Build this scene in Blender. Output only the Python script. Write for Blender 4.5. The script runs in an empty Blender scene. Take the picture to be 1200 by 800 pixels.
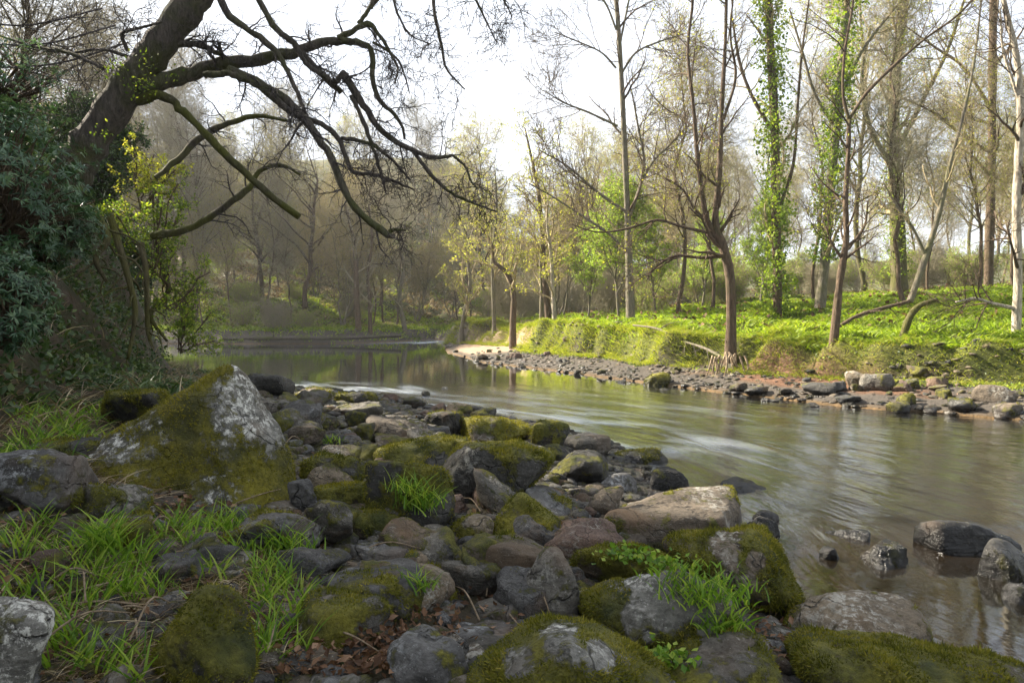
import bpy, bmesh, math, random
import numpy as np
from mathutils import Vector
R_ = math.radians
C = bpy.context.scene.collection
SC = bpy.context.scene
rs = np.random.RandomState(7)
random.seed(7)

# ------------------------------------------------------------------ camera
CAM_Z = 1.5
PITCH = math.atan(25.0 / 800.0)
cam_d = bpy.data.cameras.new('camera')
cam = bpy.data.objects.new('camera', cam_d)
C.objects.link(cam)
cam.location = (0, 0, CAM_Z)
cam.rotation_euler = (math.pi / 2 - PITCH, 0, 0)
cam_d.lens = 24
cam_d.sensor_width = 36
cam_d.clip_start = 0.05
cam_d.clip_end = 3000
SC.camera = cam

# ------------------------------------------------------------------ light
SUN_AZ = R_(-62)      # measured from +Y (the view direction), negative = left
SUN_EL = R_(35)
w = bpy.data.worlds.new('World')
SC.world = w
w.use_nodes = True
nt = w.node_tree
nt.nodes.clear()
wo = nt.nodes.new('ShaderNodeOutputWorld')
bg = nt.nodes.new('ShaderNodeBackground')
sky = nt.nodes.new('ShaderNodeTexSky')
sky.sky_type = 'NISHITA'
sky.sun_disc = False
sky.sun_elevation = SUN_EL
sky.sun_rotation = SUN_AZ
sky.air_density = 1.0
sky.dust_density = 2.2
sky.ozone_density = 1.0
tc = nt.nodes.new('ShaderNodeTexCoord')
mp = nt.nodes.new('ShaderNodeMapping')
mp.inputs['Scale'].default_value = (1.0, 1.0, 2.6)
cn = nt.nodes.new('ShaderNodeTexNoise')
cn.inputs['Scale'].default_value = 2.4
cn.inputs['Detail'].default_value = 9
cn.inputs['Roughness'].default_value = 0.6
cr = nt.nodes.new('ShaderNodeValToRGB')
cr.color_ramp.elements[0].position = 0.30
cr.color_ramp.elements[0].color = (0.50, 0.50, 0.50, 1)
cr.color_ramp.elements[1].position = 0.62
cr.color_ramp.elements[1].color = (0.97, 0.97, 0.97, 1)
mx = nt.nodes.new('ShaderNodeMix')
mx.data_type = 'RGBA'
mx.inputs['B'].default_value = (5.9, 6.2, 6.7, 1)
nt.links.new(tc.outputs['Generated'], mp.inputs['Vector'])
nt.links.new(mp.outputs['Vector'], cn.inputs['Vector'])
nt.links.new(cn.outputs['Fac'], cr.inputs['Fac'])
nt.links.new(cr.outputs['Color'], mx.inputs['Factor'])
nt.links.new(sky.outputs['Color'], mx.inputs['A'])
nt.links.new(mx.outputs['Result'], bg.inputs['Color'])
bg.inputs['Strength'].default_value = 0.05
nt.links.new(bg.outputs['Background'], wo.inputs['Surface'])

sd = bpy.data.lights.new('sun', 'SUN')
sd.energy = 5.0
sd.angle = R_(0.6)
sd.color = (1.0, 0.90, 0.74)
sun = bpy.data.objects.new('sun', sd)
C.objects.link(sun)
to_sun = Vector((math.sin(SUN_AZ) * math.cos(SUN_EL), math.cos(SUN_AZ) * math.cos(SUN_EL), math.sin(SUN_EL)))
sun.rotation_euler = to_sun.to_track_quat('Z', 'Y').to_euler()
sun.location = (-20, 12, 30)

SC.view_settings.view_transform = 'Standard'
SC.view_settings.look = 'None'
SC.view_settings.exposure = 2.33
SC.view_settings.gamma = 1
SC.view_settings.use_curve_mapping = False
SC.render.engine = 'CYCLES'
SC.cycles.max_bounces = 7
SC.cycles.diffuse_bounces = 3
SC.cycles.glossy_bounces = 3
SC.cycles.transmission_bounces = 4
SC.cycles.transparent_max_bounces = 8
SC.cycles.volume_bounces = 0
SC.cycles.use_denoising = True
SC.cycles.sample_clamp_indirect = 6

# ------------------------------------------------------------------ helpers: picture layout -> metres
CP, SP = math.cos(PITCH), math.sin(PITCH)


def ray(px, py):
    u = (px - 600) / 800.0
    v = -(py - 400) / 800.0
    return np.array([u, CP + v * SP, v * CP - SP])


def at(px, py, Y):
    d = ray(px, py)
    t = Y / d[1]
    return np.array([d[0] * t, Y, CAM_Z + d[2] * t])


# ------------------------------------------------------------------ numpy noise
_perm = np.random.RandomState(3).permutation(256)
_perm = np.concatenate([_perm, _perm])
_grad = np.random.RandomState(4).normal(size=(256, 3))
_grad /= np.linalg.norm(_grad, axis=1)[:, None]


def noise3(p):
    p = np.asarray(p, float)
    i = np.floor(p).astype(int)
    f = p - i
    i &= 255
    u = f * f * f * (f * (f * 6 - 15) + 10)
    out = 0
    for dx in (0, 1):
        wx = u[:, 0] if dx else 1 - u[:, 0]
        for dy in (0, 1):
            wy = u[:, 1] if dy else 1 - u[:, 1]
            for dz in (0, 1):
                wz = u[:, 2] if dz else 1 - u[:, 2]
                h = _perm[_perm[_perm[(i[:, 0] + dx) & 255] + ((i[:, 1] + dy) & 255)] + ((i[:, 2] + dz) & 255)]
                g = _grad[h]
                dd = f - np.array([dx, dy, dz])
                out = out + wx * wy * wz * np.einsum('ij,ij->i', g, dd)
    return out * 1.6


def fbm(p, oct=4, rough=0.5):
    p = np.asarray(p, float)
    a, s, o = 1.0, 0, 0
    for k in range(oct):
        s = s + a * noise3(p * (2.03 ** k) + 17.3 * k)
        o += a
        a *= rough
    return s


def ss(a, b, x):
    t = np.clip((x - a) / (b - a), 0, 1)
    return t * t * (3 - 2 * t)


# ------------------------------------------------------------------ river plan and ground height
LP = np.array([(9, -30), (6, -12), (3.5, -4), (2.3, 1), (1.75, 2.9), (1.45, 3.8), (1.6, 4.9), (1.35, 6.3), (1.2, 8.0), (0.5, 9.4),
               (-1, 11.2), (-2.5, 12.4), (-4.6, 14.6), (-7.6, 18.0), (-11, 21.8), (-18, 27), (-60, 35)], float)
FP = np.array([(-60, 46), (-25, 44), (-18, 43), (-11, 44), (-8, 47), (-6.2, 54), (-4.2, 50), (-3.9, 40), (-3.0, 31.4), (-1.0, 24),
               (1.9, 18.8), (4.3, 14.1), (5.8, 11.7), (6.9, 10.8), (8.2, 9.8), (13, 5), (22, -10), (34, -30)], float)
POLY = np.vstack([LP, FP])
CLIFF = np.array([(-2.9, -12), (-3.1, 0), (-3.4, 4.5), (-4.2, 7.0), (-5.7, 11.0), (-8.3, 16.3), (-11.6, 20.8), (-18.5, 26.3), (-60, 34)], float)


def seg_dist(x, y, pts):
    best = np.full(x.shape, 1e9)
    side = np.zeros(x.shape)
    idx = np.zeros(x.shape)
    for k in range(len(pts) - 1):
        a, b = pts[k], pts[k + 1]
        ab = b - a
        L2 = ab @ ab
        t = np.clip(((x - a[0]) * ab[0] + (y - a[1]) * ab[1]) / L2, 0, 1)
        dx, dy = x - a[0] - t * ab[0], y - a[1] - t * ab[1]
        d = np.hypot(dx, dy)
        m = d < best
        cr_ = ab[0] * (y - a[1]) - ab[1] * (x - a[0])
        best = np.where(m, d, best)
        side = np.where(m, np.sign(cr_), side)
        idx = np.where(m, k + t, idx)
    return best, side, idx


def inside(x, y):
    c = np.zeros(x.shape, bool)
    n = len(POLY)
    for k in range(n):
        x1, y1 = POLY[k]
        x2, y2 = POLY[(k + 1) % n]
        if y1 == y2:
            continue
        m = ((y1 > y) != (y2 > y)) & (x < (x2 - x1) * (y - y1) / (y2 - y1) + x1)
        c ^= m
    return c


def regions(x, y):
    dl, _, _ = seg_dist(x, y, LP)
    dr, _, _ = seg_dist(x, y, FP)
    ins = inside(x, y)
    return dl, dr, ins


def height(x, y, detail=True):
    x = np.atleast_1d(np.asarray(x, float))
    y = np.atleast_1d(np.asarray(y, float))
    dl, dr, ins = regions(x, y)
    n1 = noise3(np.stack([x * 0.35, y * 0.35, x * 0 + 3], 1))
    n2 = noise3(np.stack([x * 1.1, y * 1.1, x * 0 + 9], 1))
    # left (near) bank
    cd, cs, _ = seg_dist(x, y, CLIFF)
    cd = np.where(cs > 0, cd, -cd)          # >0 : on the hill side of the cliff foot
    lw = dl + 0.25 * n2
    zl = 0.03 + 0.20 * ss(0, 1.2, lw) + 0.055 * np.clip(lw - 0.8, 0, 6)
    near = ss(-0.7, -3.2, x) * ss(13, 6, y)
    zl = zl + 0.35 * near
    cb = cd + 0.5 * n1 + 0.25 * n2
    cliff = 2.6 * ss(0, 1.9, cb) + 1.3 * ss(1.8, 4.2, cb) + 0.42 * np.clip(cb - 3, 0, 25) + 0.15 * np.clip(cb - 28, 0, 80)
    cliff = cliff * (0.45 + 0.55 * ss(1.0, 5.5, y)) * (0.8 + .5 * ss(9, 14, y))
    zl = zl + cliff
    # right / far bank
    gw = 2.35 + 0.7 * n1 - 2.2 * ss(30, 42, y) * ss(2, -3, x) + 1.2 * ss(26, 31, y) * ss(-6, -1.5, x) * ss(36, 32, y)
    rim = 0.92 + 0.38 * ss(17, 24, y)
    rim = rim * (1 - 0.75 * ss(27.5, 31, y) * ss(1.5, -2.0, x) * ss(37, 33, y)) + 0.10 * n2
    rim = rim * (1 - 0.45 * ss(38, 44, y) * ss(0, -6, x))
    rw = dr + 0.20 * n2 + 0.30 * noise3(np.stack([x * 1.25, y * 1.25, x * 0 + 21], 1))
    zr = 0.02 + 0.28 * np.clip(rw / np.maximum(gw, 0.5), 0, 1) + (rim - 0.3) * ss(gw, gw + 0.55, rw)
    zr = zr + 0.085 * np.clip(rw - gw, 0, 16) + 0.06 * np.clip(rw - gw - 16, 0, 200)
    farhill = 0.20 * np.clip(y - 62 + 0.2 * x, 0, 50) * ss(40, -5, x)
    farhill = farhill + 0.33 * np.clip(dr - 4, 0, 42) * ss(0, -12, x) * ss(40, 47, y)
    hum = noise3(np.stack([x * 1.25, y * 1.25, x * 0 + 21], 1))
    zr = zr + 0.18 * hum * ss(gw + 0.1, gw + 0.6, rw) * ss(gw + 2.6, gw + 1.2, rw)
    zr = zr + farhill + 0.12 * n2 * ss(gw, gw + 2, rw)
    z = np.where(dl < dr, zl, zr)
    dep = np.minimum(dl, dr)
    zin = -0.05 - 0.50 * ss(0, 3.2, dep) + 0.05 * n2
    z = np.where(ins, zin, z)
    # hills that close the valley far away
    r = np.hypot(x, y - 30)
    z = z + np.where(ins, 0, 1) * 6 * ss(90, 200, r)
    if detail:
        z = z + 0.035 * noise3(np.stack([x * 4, y * 4, x * 0], 1)) + 0.10 * n1 * np.where(ins, 0, ss(1, 4, dep))
        z = z + 0.25 * noise3(np.stack([x * 0.9, y * 0.9, z * 0.9], 1)) * ss(0.2, 1.5, cb) * (dl < dr) * (~ins)
    return z


def hz(x, y):
    return float(height(np.array([x]), np.array([y]))[0])


def ground_hit(px, py, zoff=0.0, tmin=1.2, tmax=120):
    d = ray(px, py)
    t = np.linspace(0, 1, 1200) ** 2.2 * (tmax - tmin) + tmin
    X, Y, Z = d[0] * t, d[1] * t, CAM_Z + d[2] * t
    H = np.maximum(height(X, Y, True), 0.0) + zoff
    k = np.argmax(Z < H)
    if Z[k] >= H[k]:
        k = len(t) - 1
    return np.array([X[k], Y[k], max(H[k] - zoff, 0)])


# ------------------------------------------------------------------ mesh plumbing
def mesh_from(name, V, F4=None, F3=None, attrs=None, smooth=True, uv=None):
    me = bpy.data.meshes.new(name)
    V = np.asarray(V, np.float32)
    me.vertices.add(len(V))
    me.vertices.foreach_set('co', V.ravel())
    n4 = 0 if F4 is None else len(F4)
    n3 = 0 if F3 is None else len(F3)
    loops = []
    if n4:
        loops.append(np.asarray(F4, np.int32).ravel())
    if n3:
        loops.append(np.asarray(F3, np.int32).ravel())
    loops = np.concatenate(loops)
    me.loops.add(len(loops))
    me.loops.foreach_set('vertex_index', loops)
    me.polygons.add(n4 + n3)
    st = np.concatenate([np.arange(n4) * 4, n4 * 4 + np.arange(n3) * 3]).astype(np.int32)
    me.polygons.foreach_set('loop_start', st)
    me.polygons.foreach_set('use_smooth', np.full(n4 + n3, smooth))
    if attrs:
        for k, a in attrs.items():
            at_ = me.attributes.new(k, 'FLOAT', 'POINT')
            at_.data.foreach_set('value', np.asarray(a, np.float32))
    if uv is not None:
        ul = me.uv_layers.new(name='Flow')
        ul.data.foreach_set('uv', np.asarray(uv, np.float32)[loops].ravel())
    me.update()
    me.validate()
    return me


def link(name, me, mat=None, parent=None, loc=None):
    o = bpy.data.objects.new(name, me)
    C.objects.link(o)
    if mat is not None and me is not None and not me.materials:
        me.materials.append(mat)
    if parent is not None:
        o.parent = parent
    if loc is not None:
        o.location = loc
    return o


def tag(o, label=None, cat=None, group=None, kind=None):
    if label:
        o['label'] = label
    if cat:
        o['category'] = cat
    if group:
        o['group'] = group
    if kind:
        o['kind'] = kind
    return o


def thing(name, label, cat, loc, rz=0, group=None):
    o = bpy.data.objects.new(name, None)
    C.objects.link(o)
    o.location = loc
    o.rotation_euler = (0, 0, rz)
    o.empty_display_size = 0.2
    return tag(o, label, cat, group)


def copy_thing(root, loc, rz=0, scale=1.0, label=None, group=None):
    r = root.copy()
    C.objects.link(r)
    r.location = loc
    r.rotation_euler = (0, 0, rz)
    r.scale = (scale, scale, scale) if np.isscalar(scale) else scale
    if label:
        r['label'] = label
    if group:
        r['group'] = group
    for ch in list(root.children):
        c = ch.copy()
        C.objects.link(c)
        c.parent = r
    return r


def merge(parts):
    V, F4, F3, A, n = [], [], [], {}, 0
    for p in parts:
        v, f4, f3, a = p
        V.append(v)
        if f4 is not None and len(f4):
            F4.append(f4 + n)
        if f3 is not None and len(f3):
            F3.append(f3 + n)
        for k, x in a.items():
            A.setdefault(k, []).append(x)
        n += len(v)
    return (np.concatenate(V), np.concatenate(F4) if F4 else None, np.concatenate(F3) if F3 else None,
            {k: np.concatenate(x) for k, x in A.items()})


# ------------------------------------------------------------------ node helpers
class N:
    def __init__(s, name):
        s.m = bpy.data.materials.new(name)
        s.m.use_nodes = True
        s.t = s.m.node_tree
        s.t.nodes.clear()
        s.out = s.t.nodes.new('ShaderNodeOutputMaterial')

    def n(s, typ, **kw):
        nd = s.t.nodes.new('ShaderNode' + typ)
        for k, v in kw.items():
            if hasattr(nd, k) and not k[0].isupper():
                setattr(nd, k, v)
        return nd

    def l(s, a, b):
        s.t.links.new(a, b)

    def coord(s, kind='Object', scale=(1, 1, 1), rnd=False):
        c = s.n('TexCoord')
        m = s.n('Mapping')
        m.inputs['Scale'].default_value = scale
        s.l(c.outputs[kind], m.inputs['Vector'])
        if rnd:
            oi = s.n('ObjectInfo')
            mu = s.n('Math', operation='MULTIPLY')
            mu.inputs[1].default_value = 37.0
            s.l(oi.outputs['Random'], mu.inputs[0])
            s.l(mu.outputs[0], m.inputs['Location'])
        return m.outputs[0]

    def noise(s, vec, scale=5, detail=5, rough=0.55, dist=0.0):
        t = s.n('TexNoise')
        t.inputs['Scale'].default_value = scale
        t.inputs['Detail'].default_value = detail
        t.inputs['Roughness'].default_value = rough
        t.inputs['Distortion'].default_value = dist
        if vec is not None:
            s.l(vec, t.inputs['Vector'])
        return t.outputs['Fac']

    def ramp(s, fac, stops):
        r = s.n('ValToRGB')
        e = r.color_ramp.elements
        while len(e) < len(stops):
            e.new(0.5)
        for k, (p, c) in enumerate(stops):
            e[k].position = p
            if np.isscalar(c):
                c = (c, c, c)
            e[k].color = (*c, 1)
        s.l(fac, r.inputs['Fac'])
        return r.outputs['Color']

    def mix(s, fac, a, b, blend='MIX'):
        m = s.n('Mix', data_type='RGBA')
        m.blend_type = blend
        for v, i in ((fac, 0), (a, 6), (b, 7)):
            if isinstance(v, (tuple, list)):
                m.inputs[i].default_value = (*v, 1)
            elif isinstance(v, (int, float)):
                m.inputs[i].default_value = v
            else:
                s.l(v, m.inputs[i])
        return m.outputs[2]

    def math(s, op, a, b=0.0, c=None, clamp=False):
        m = s.n('Math', operation=op)
        m.use_clamp = clamp
        for v, i in ((a, 0), (b, 1), (c, 2)):
            if v is None:
                continue
            if isinstance(v, (int, float)):
                m.inputs[i].default_value = v
            else:
                s.l(v, m.inputs[i])
        return m.outputs[0]

    def attr(s, name):
        a = s.n('Attribute')
        a.attribute_name = name
        return a.outputs['Fac']

    def bump(s, h, strength=0.5, dist=0.02, normal=None):
        b = s.n('Bump')
        b.inputs['Strength'].default_value = strength
        b.inputs['Distance'].default_value = dist
        s.l(h, b.inputs['Height'])
        if normal is not None:
            s.l(normal, b.inputs['Normal'])
        return b.outputs[0]

    def principled(s, col, rough=0.8, spec=0.3, normal=None):
        p = s.n('BsdfPrincipled')
        for v, k in ((col, 'Base Color'), (rough, 'Roughness'), (spec, 'Specular IOR Level')):
            if isinstance(v, (tuple, list)):
                p.inputs[k].default_value = (*v, 1)
            elif isinstance(v, (int, float)):
                p.inputs[k].default_value = v
            else:
                s.l(v, p.inputs[k])
        if normal is not None:
            s.l(normal, p.inputs['Normal'])
        return p.outputs[0]

    def done(s, sh):
        s.l(sh, s.out.inputs['Surface'])
        return s.m


def mat_rock(name, c1, c2, lich=0.35, lichcol=(0.42, 0.41, 0.36), moss1=(0.175, 0.160, 0.020), moss2=(0.040, 0.048, 0.009), grain=1.0):
    g = N(name)
    v = g.coord('Object', rnd=True)
    big = g.noise(v, 3.2, 6, 0.6)
    fine = g.noise(v, 34, 8, 0.7)
    mid = g.noise(v, 11, 7, 0.65, 0.4)
    base = g.mix(g.ramp(big, [(0.35, 0), (0.65, 1)]), c1, c2)
    base = g.mix(0.75, base, g.ramp(fine, [(0.3, 0.35), (0.7, 1.35)]), 'MULTIPLY')
    # strata
    vs = g.coord('Object', (2.5, 2.5, 22), rnd=True)
    st = g.noise(vs, 1.0, 4, 0.6, 0.6)
    base = g.mix(0.5, base, g.ramp(st, [(0.38, 0.55), (0.6, 1.15)]), 'MULTIPLY')
    # cracks
    wv = g.n('VectorMath', operation='ADD')
    nz = g.n('TexNoise')
    nz.inputs['Scale'].default_value = 3.0
    nz.inputs['Detail'].default_value = 5
    g.l(v, nz.inputs['Vector'])
    sc_ = g.n('VectorMath', operation='SCALE')
    sc_.inputs['Scale'].default_value = 0.55
    g.l(nz.outputs['Color'], sc_.inputs[0])
    g.l(v, wv.inputs[0])
    g.l(sc_.outputs[0], wv.inputs[1])
    vo = g.n('TexVoronoi')
    vo.feature = 'DISTANCE_TO_EDGE'
    vo.inputs['Scale'].default_value = 3.4
    g.l(wv.outputs[0], vo.inputs['Vector'])
    crack = g.ramp(vo.outputs['Distance'], [(0.0, 1.0), (0.028, 0.0)])
    crack = g.math('MULTIPLY', crack, g.ramp(big, [(0.45, 0), (0.6, 1)]))
    base = g.mix(g.math('MULTIPLY', crack, 0.75), base, (0.012, 0.011, 0.010))
    spk = g.noise(v, 90, 4, 0.6)
    base = g.mix(g.ramp(spk, [(0.63, 0), (0.70, 0.55)]), base, lichcol)
    # rust / ochre staining
    rust = g.noise(v, 2.1, 3, 0.5)
    base = g.mix(g.ramp(rust, [(0.56, 0), (0.75, 0.6)]), base, (0.13, 0.075, 0.035))
    # lichen spots
    ln = g.noise(v, 22, 10, 0.8, 0.25)
    lb = g.noise(v, 2.6, 3, 0.5)
    lm = g.math('MULTIPLY', g.ramp(ln, [(0.50, 0), (0.56, 1)]), g.ramp(lb, [(0.62 - 0.35 * lich, 0), (0.80 - 0.35 * lich, 1)]))
    base = g.mix(g.math('MULTIPLY', lm, min(1.0, 0.5 + lich)), base, lichcol)
    # moss (attribute made with the mesh), broken up
    ms = g.attr('moss')
    mn = g.noise(v, 20, 8, 0.7)
    mm = g.math('ADD', ms, g.math('MULTIPLY', g.math('SUBTRACT', mn, 0.5), 2.5))
    mm = g.ramp(mm, [(0.30, 0), (0.66, 1)])
    mossn = g.noise(v, 55, 6, 0.75)
    mossb = g.noise(v, 4.0, 5, 0.6)
    mc = g.mix(g.ramp(mossb, [(0.35, 0), (0.65, 1)]), moss2, moss1)
    mc = g.mix(0.8, mc, g.ramp(mossn, [(0.28, 0.3), (0.72, 1.7)]), 'MULTIPLY')
    col = g.mix(mm, base, mc)
    # wet, dark tide band by the water level
    geo = g.n('NewGeometry')
    sep = g.n('SeparateXYZ')
    g.l(geo.outputs['Position'], sep.inputs[0])
    zz = g.math('ADD', sep.outputs['Z'], g.math('MULTIPLY', mid, -0.16))
    wet = g.ramp(zz, [(0.02, 1.0), (0.13, 0.0)])
    col = g.mix(wet, col, g.mix(1.0, col, (0.24, 0.235, 0.23), 'MULTIPLY'))
    rough = g.math('SUBTRACT', 0.85, g.math('MULTIPLY', wet, 0.6))
    hgt = g.math('ADD', g.math('MULTIPLY', fine, 0.6 * grain), g.math('MULTIPLY', mid, 0.9))
    hgt = g.math('ADD', hgt, g.math('MULTIPLY', st, 0.7))
    hgt = g.math('SUBTRACT', hgt, g.math('MULTIPLY', crack, 0.9))
    hgt = g.math('ADD', hgt, g.math('MULTIPLY', g.math('MULTIPLY', mossn, mm), 1.1))
    return g.done(g.principled(col, rough, 0.35, g.bump(hgt, 1.0, 0.022)))


M_ROCK = {
    'grey': mat_rock('rock_grey', (0.074, 0.067, 0.056), (0.158, 0.145, 0.122), 0.28),
    'dark': mat_rock('rock_dark', (0.024, 0.023, 0.021), (0.068, 0.064, 0.056), 0.12),
    'brown': mat_rock('rock_brown', (0.060, 0.046, 0.032), (0.145, 0.115, 0.082), 0.30),
    'pale': mat_rock('rock_pale', (0.085, 0.082, 0.070), (0.19, 0.182, 0.16), 0.62, (0.50, 0.49, 0.44)),
    'black': mat_rock('rock_black_wet', (0.010, 0.010, 0.010), (0.034, 0.032, 0.030), 0.10),
    'yellowmoss': mat_rock('rock_pale_yellow_moss', (0.085, 0.082, 0.070), (0.19, 0.182, 0.16), 0.75, (0.52, 0.51, 0.46), (0.20, 0.175, 0.016), (0.050, 0.050, 0.010)),
    'slate': mat_rock('rock_slate', (0.047, 0.045, 0.043), (0.122, 0.117, 0.110), 0.22, (0.33, 0.34, 0.34)),
    'tan': mat_rock('rock_tan', (0.12, 0.092, 0.060), (0.22, 0.175, 0.12), 0.30),
    'red': mat_rock('rock_red', (0.095, 0.060, 0.046), (0.17, 0.115, 0.088), 0.15),
}


def mat_leaf(name, c1, c2, c3=None, trans=0.35, rough=0.55, spec=0.3):
    g = N(name)
    r = g.attr('rnd')
    stops = [(0.0, c1), (0.75, c2)] if c3 is None else [(0.0, c1), (0.6, c2), (0.97, c3)]
    col = g.ramp(r, stops)
    p = g.principled(col, rough, spec)
    t = g.n('BsdfTranslucent')
    g.l(g.mix(1.0, col, (1.5, 1.5, 0.8), 'MULTIPLY'), t.inputs['Color'])
    m = g.n('MixShader')
    m.inputs[0].default_value = trans
    g.l(p, m.inputs[1])
    g.l(t.outputs[0], m.inputs[2])
    return g.done(m.outputs[0])


M_MOSS = mat_leaf('moss_fuzz', (0.042, 0.052, 0.009), (0.155, 0.150, 0.020), (0.30, 0.25, 0.05), 0.25, 0.8, 0.1)
M_MOSSY = mat_leaf('moss_fuzz_yellow', (0.085, 0.085, 0.010), (0.19, 0.175, 0.020), (0.30, 0.25, 0.04), 0.3, 0.8, 0.1)
M_GRASS = mat_leaf('grass_near', (0.06, 0.13, 0.013), (0.16, 0.28, 0.025), (0.30, 0.37, 0.06), 0.4)
M_STRAW = mat_leaf('grass_dry', (0.075, 0.048, 0.025), (0.19, 0.13, 0.07), (0.45, 0.37, 0.23), 0.2)
M_GRASSF = mat_leaf('grass_bank', (0.08, 0.115, 0.012), (0.20, 0.235, 0.022), (0.40, 0.37, 0.09), 0.4)
M_LUSH = mat_leaf('ground_leaf', (0.075, 0.13, 0.010), (0.19, 0.27, 0.018), (0.30, 0.34, 0.04), 0.45)
M_BUD = mat_leaf('bud_leaf', (0.14, 0.17, 0.020), (0.26, 0.285, 0.035), (0.40, 0.36, 0.07), 0.5)
M_GREEN = mat_leaf('spring_leaf', (0.12, 0.20, 0.025), (0.22, 0.32, 0.04), (0.34, 0.42, 0.07), 0.5)
M_IVY = mat_leaf('ivy_leaf', (0.045, 0.085, 0.012), (0.15, 0.225, 0.022), (0.29, 0.34, 0.05), 0.45, 0.6, 0.25)
M_RHODO = mat_leaf('rhododendron_leaf', (0.020, 0.055, 0.022), (0.045, 0.10, 0.045), (0.11, 0.17, 0.08), 0.25, 0.36, 0.5)
M_EVER = mat_leaf('evergreen_leaf', (0.018, 0.042, 0.012), (0.045, 0.082, 0.020), (0.10, 0.14, 0.035), 0.25, 0.5, 0.4)
M_LITTER = mat_leaf('dead_leaf', (0.055, 0.028, 0.015), (0.12, 0.062, 0.032), (0.26, 0.16, 0.10), 0.15, 0.7, 0.2)
M_WILLOW = mat_leaf('catkin_leaf', (0.16, 0.15, 0.04), (0.25, 0.22, 0.06), (0.36, 0.30, 0.11), 0.4)


def mat_bark(name, c1, c2, moss=0.3, mosscol=(0.055, 0.065, 0.010), scale=1.0):
    g = N(name)
    v = g.coord('Object', (9 * scale, 9 * scale, 2.2 * scale))
    a = g.noise(v, 2.4, 7, 0.65, 0.5)
    v2 = g.coord('Object')
    b = g.noise(v2, 1.6 * scale, 5, 0.6)
    col = g.mix(g.ramp(a, [(0.35, 0), (0.65, 1)]), c1, c2)
    col = g.mix(g.ramp(b, [(0.62 - moss * 0.4, 0), (0.80 - moss * 0.4, min(1, moss * 1.6))]), col, mosscol)
    return g.done(g.principled(col, 0.88, 0.2, g.bump(a, 1.0, 0.05)))


B_OAK = mat_bark('bark_oak', (0.040, 0.034, 0.030), (0.115, 0.098, 0.082), 0.42, (0.06, 0.07, 0.012))
B_OAKM = mat_bark('bark_oak_mossy', (0.035, 0.030, 0.022), (0.085, 0.072, 0.05), 0.62, (0.075, 0.078, 0.016))
B_OAKT = mat_bark('bark_oak_twig', (0.040, 0.034, 0.034), (0.085, 0.074, 0.068), 0.15)
B_GREY = mat_bark('bark_grey', (0.095, 0.082, 0.062), (0.20, 0.175, 0.13), 0.35, (0.10, 0.11, 0.02))
B_BROWN = mat_bark('bark_brown', (0.050, 0.036, 0.024), (0.135, 0.095, 0.062), 0.25, (0.07, 0.075, 0.015))
B_PALE = mat_bark('bark_pale', (0.20, 0.17, 0.125), (0.50, 0.44, 0.35), 0.15)
B_TWIG = mat_bark('bark_twig', (0.19, 0.165, 0.115), (0.34, 0.30, 0.205), 0.35, (0.16, 0.18, 0.05))
B_TWIGY = mat_bark('bark_twig_warm', (0.22, 0.175, 0.10), (0.38, 0.31, 0.18), 0.2, (0.18, 0.18, 0.04))
B_MOSSY = mat_bark('bark_mossy', (0.055, 0.050, 0.025), (0.13, 0.11, 0.06), 0.5, (0.085, 0.085, 0.018))
B_DEAD = mat_bark('bark_dead', (0.16, 0.115, 0.07), (0.36, 0.28, 0.19), 0.1)


def mat_ground():
    g = N('ground_soil')
    v = g.coord('Object')
    a = g.noise(v, 1.3, 6, 0.6)
    b = g.noise(v, 14, 8, 0.7)
    c = g.noise(v, 50, 6, 0.7)
    soil = g.mix(g.ramp(b, [(0.3, 0), (0.7, 1)]), (0.030, 0.022, 0.015), (0.095, 0.068, 0.045))
    grav = g.mix(g.ramp(c, [(0.35, 0), (0.6, 1)]), (0.030, 0.026, 0.022), (0.105, 0.090, 0.074))
    sand = g.mix(g.ramp(b, [(0.3, 0), (0.7, 1)]), (0.22, 0.15, 0.10), (0.36, 0.26, 0.18))
    red = g.mix(g.ramp(b, [(0.3, 0), (0.7, 1)]), (0.085, 0.045, 0.026), (0.19, 0.105, 0.065))
    green = g.mix(g.ramp(b, [(0.3, 0), (0.7, 1)]), (0.030, 0.038, 0.010), (0.12, 0.13, 0.022))
    mossy = g.mix(g.ramp(a, [(0.4, 0), (0.62, 1)]), soil, (0.030, 0.038, 0.010))
    col = g.mix(g.attr('gravel'), mossy, grav)
    col = g.mix(g.attr('green'), col, green)
    col = g.mix(g.attr('sand'), col, sand)
    col = g.mix(g.attr('redsand'), col, red)
    geo = g.n('NewGeometry')
    sep = g.n('SeparateXYZ')
    g.l(geo.outputs['Position'], sep.inputs[0])
    bed = g.ramp(sep.outputs['Z'], [(0.0, 1), (0.06, 0)])
    bedc = g.mix(g.ramp(g.noise(v, 6, 6, 0.6), [(0.35, 0), (0.65, 1)]), (0.055, 0.036, 0.014), (0.17, 0.105, 0.045))
    col = g.mix(bed, col, bedc)
    h = g.math('ADD', b, g.math('MULTIPLY', c, 0.5))
    return g.done(g.principled(col, 0.9, 0.2, g.bump(h, 1.0, 0.04)))


# ------------------------------------------------------------------ ground sheet
def axis(segs):
    out = [segs[0][0]]
    for a, b, s0, s1 in segs:
        n = max(2, int(round(abs(b - a) / ((s0 + s1) / 2))))
        t = np.linspace(0, 1, n + 1)[1:]
        r = s1 / s0
        if abs(r - 1) > 0.01:
            t = (r ** t - 1) / (r - 1)
        out += list(a + (b - a) * t)
    return np.array(out)


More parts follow.
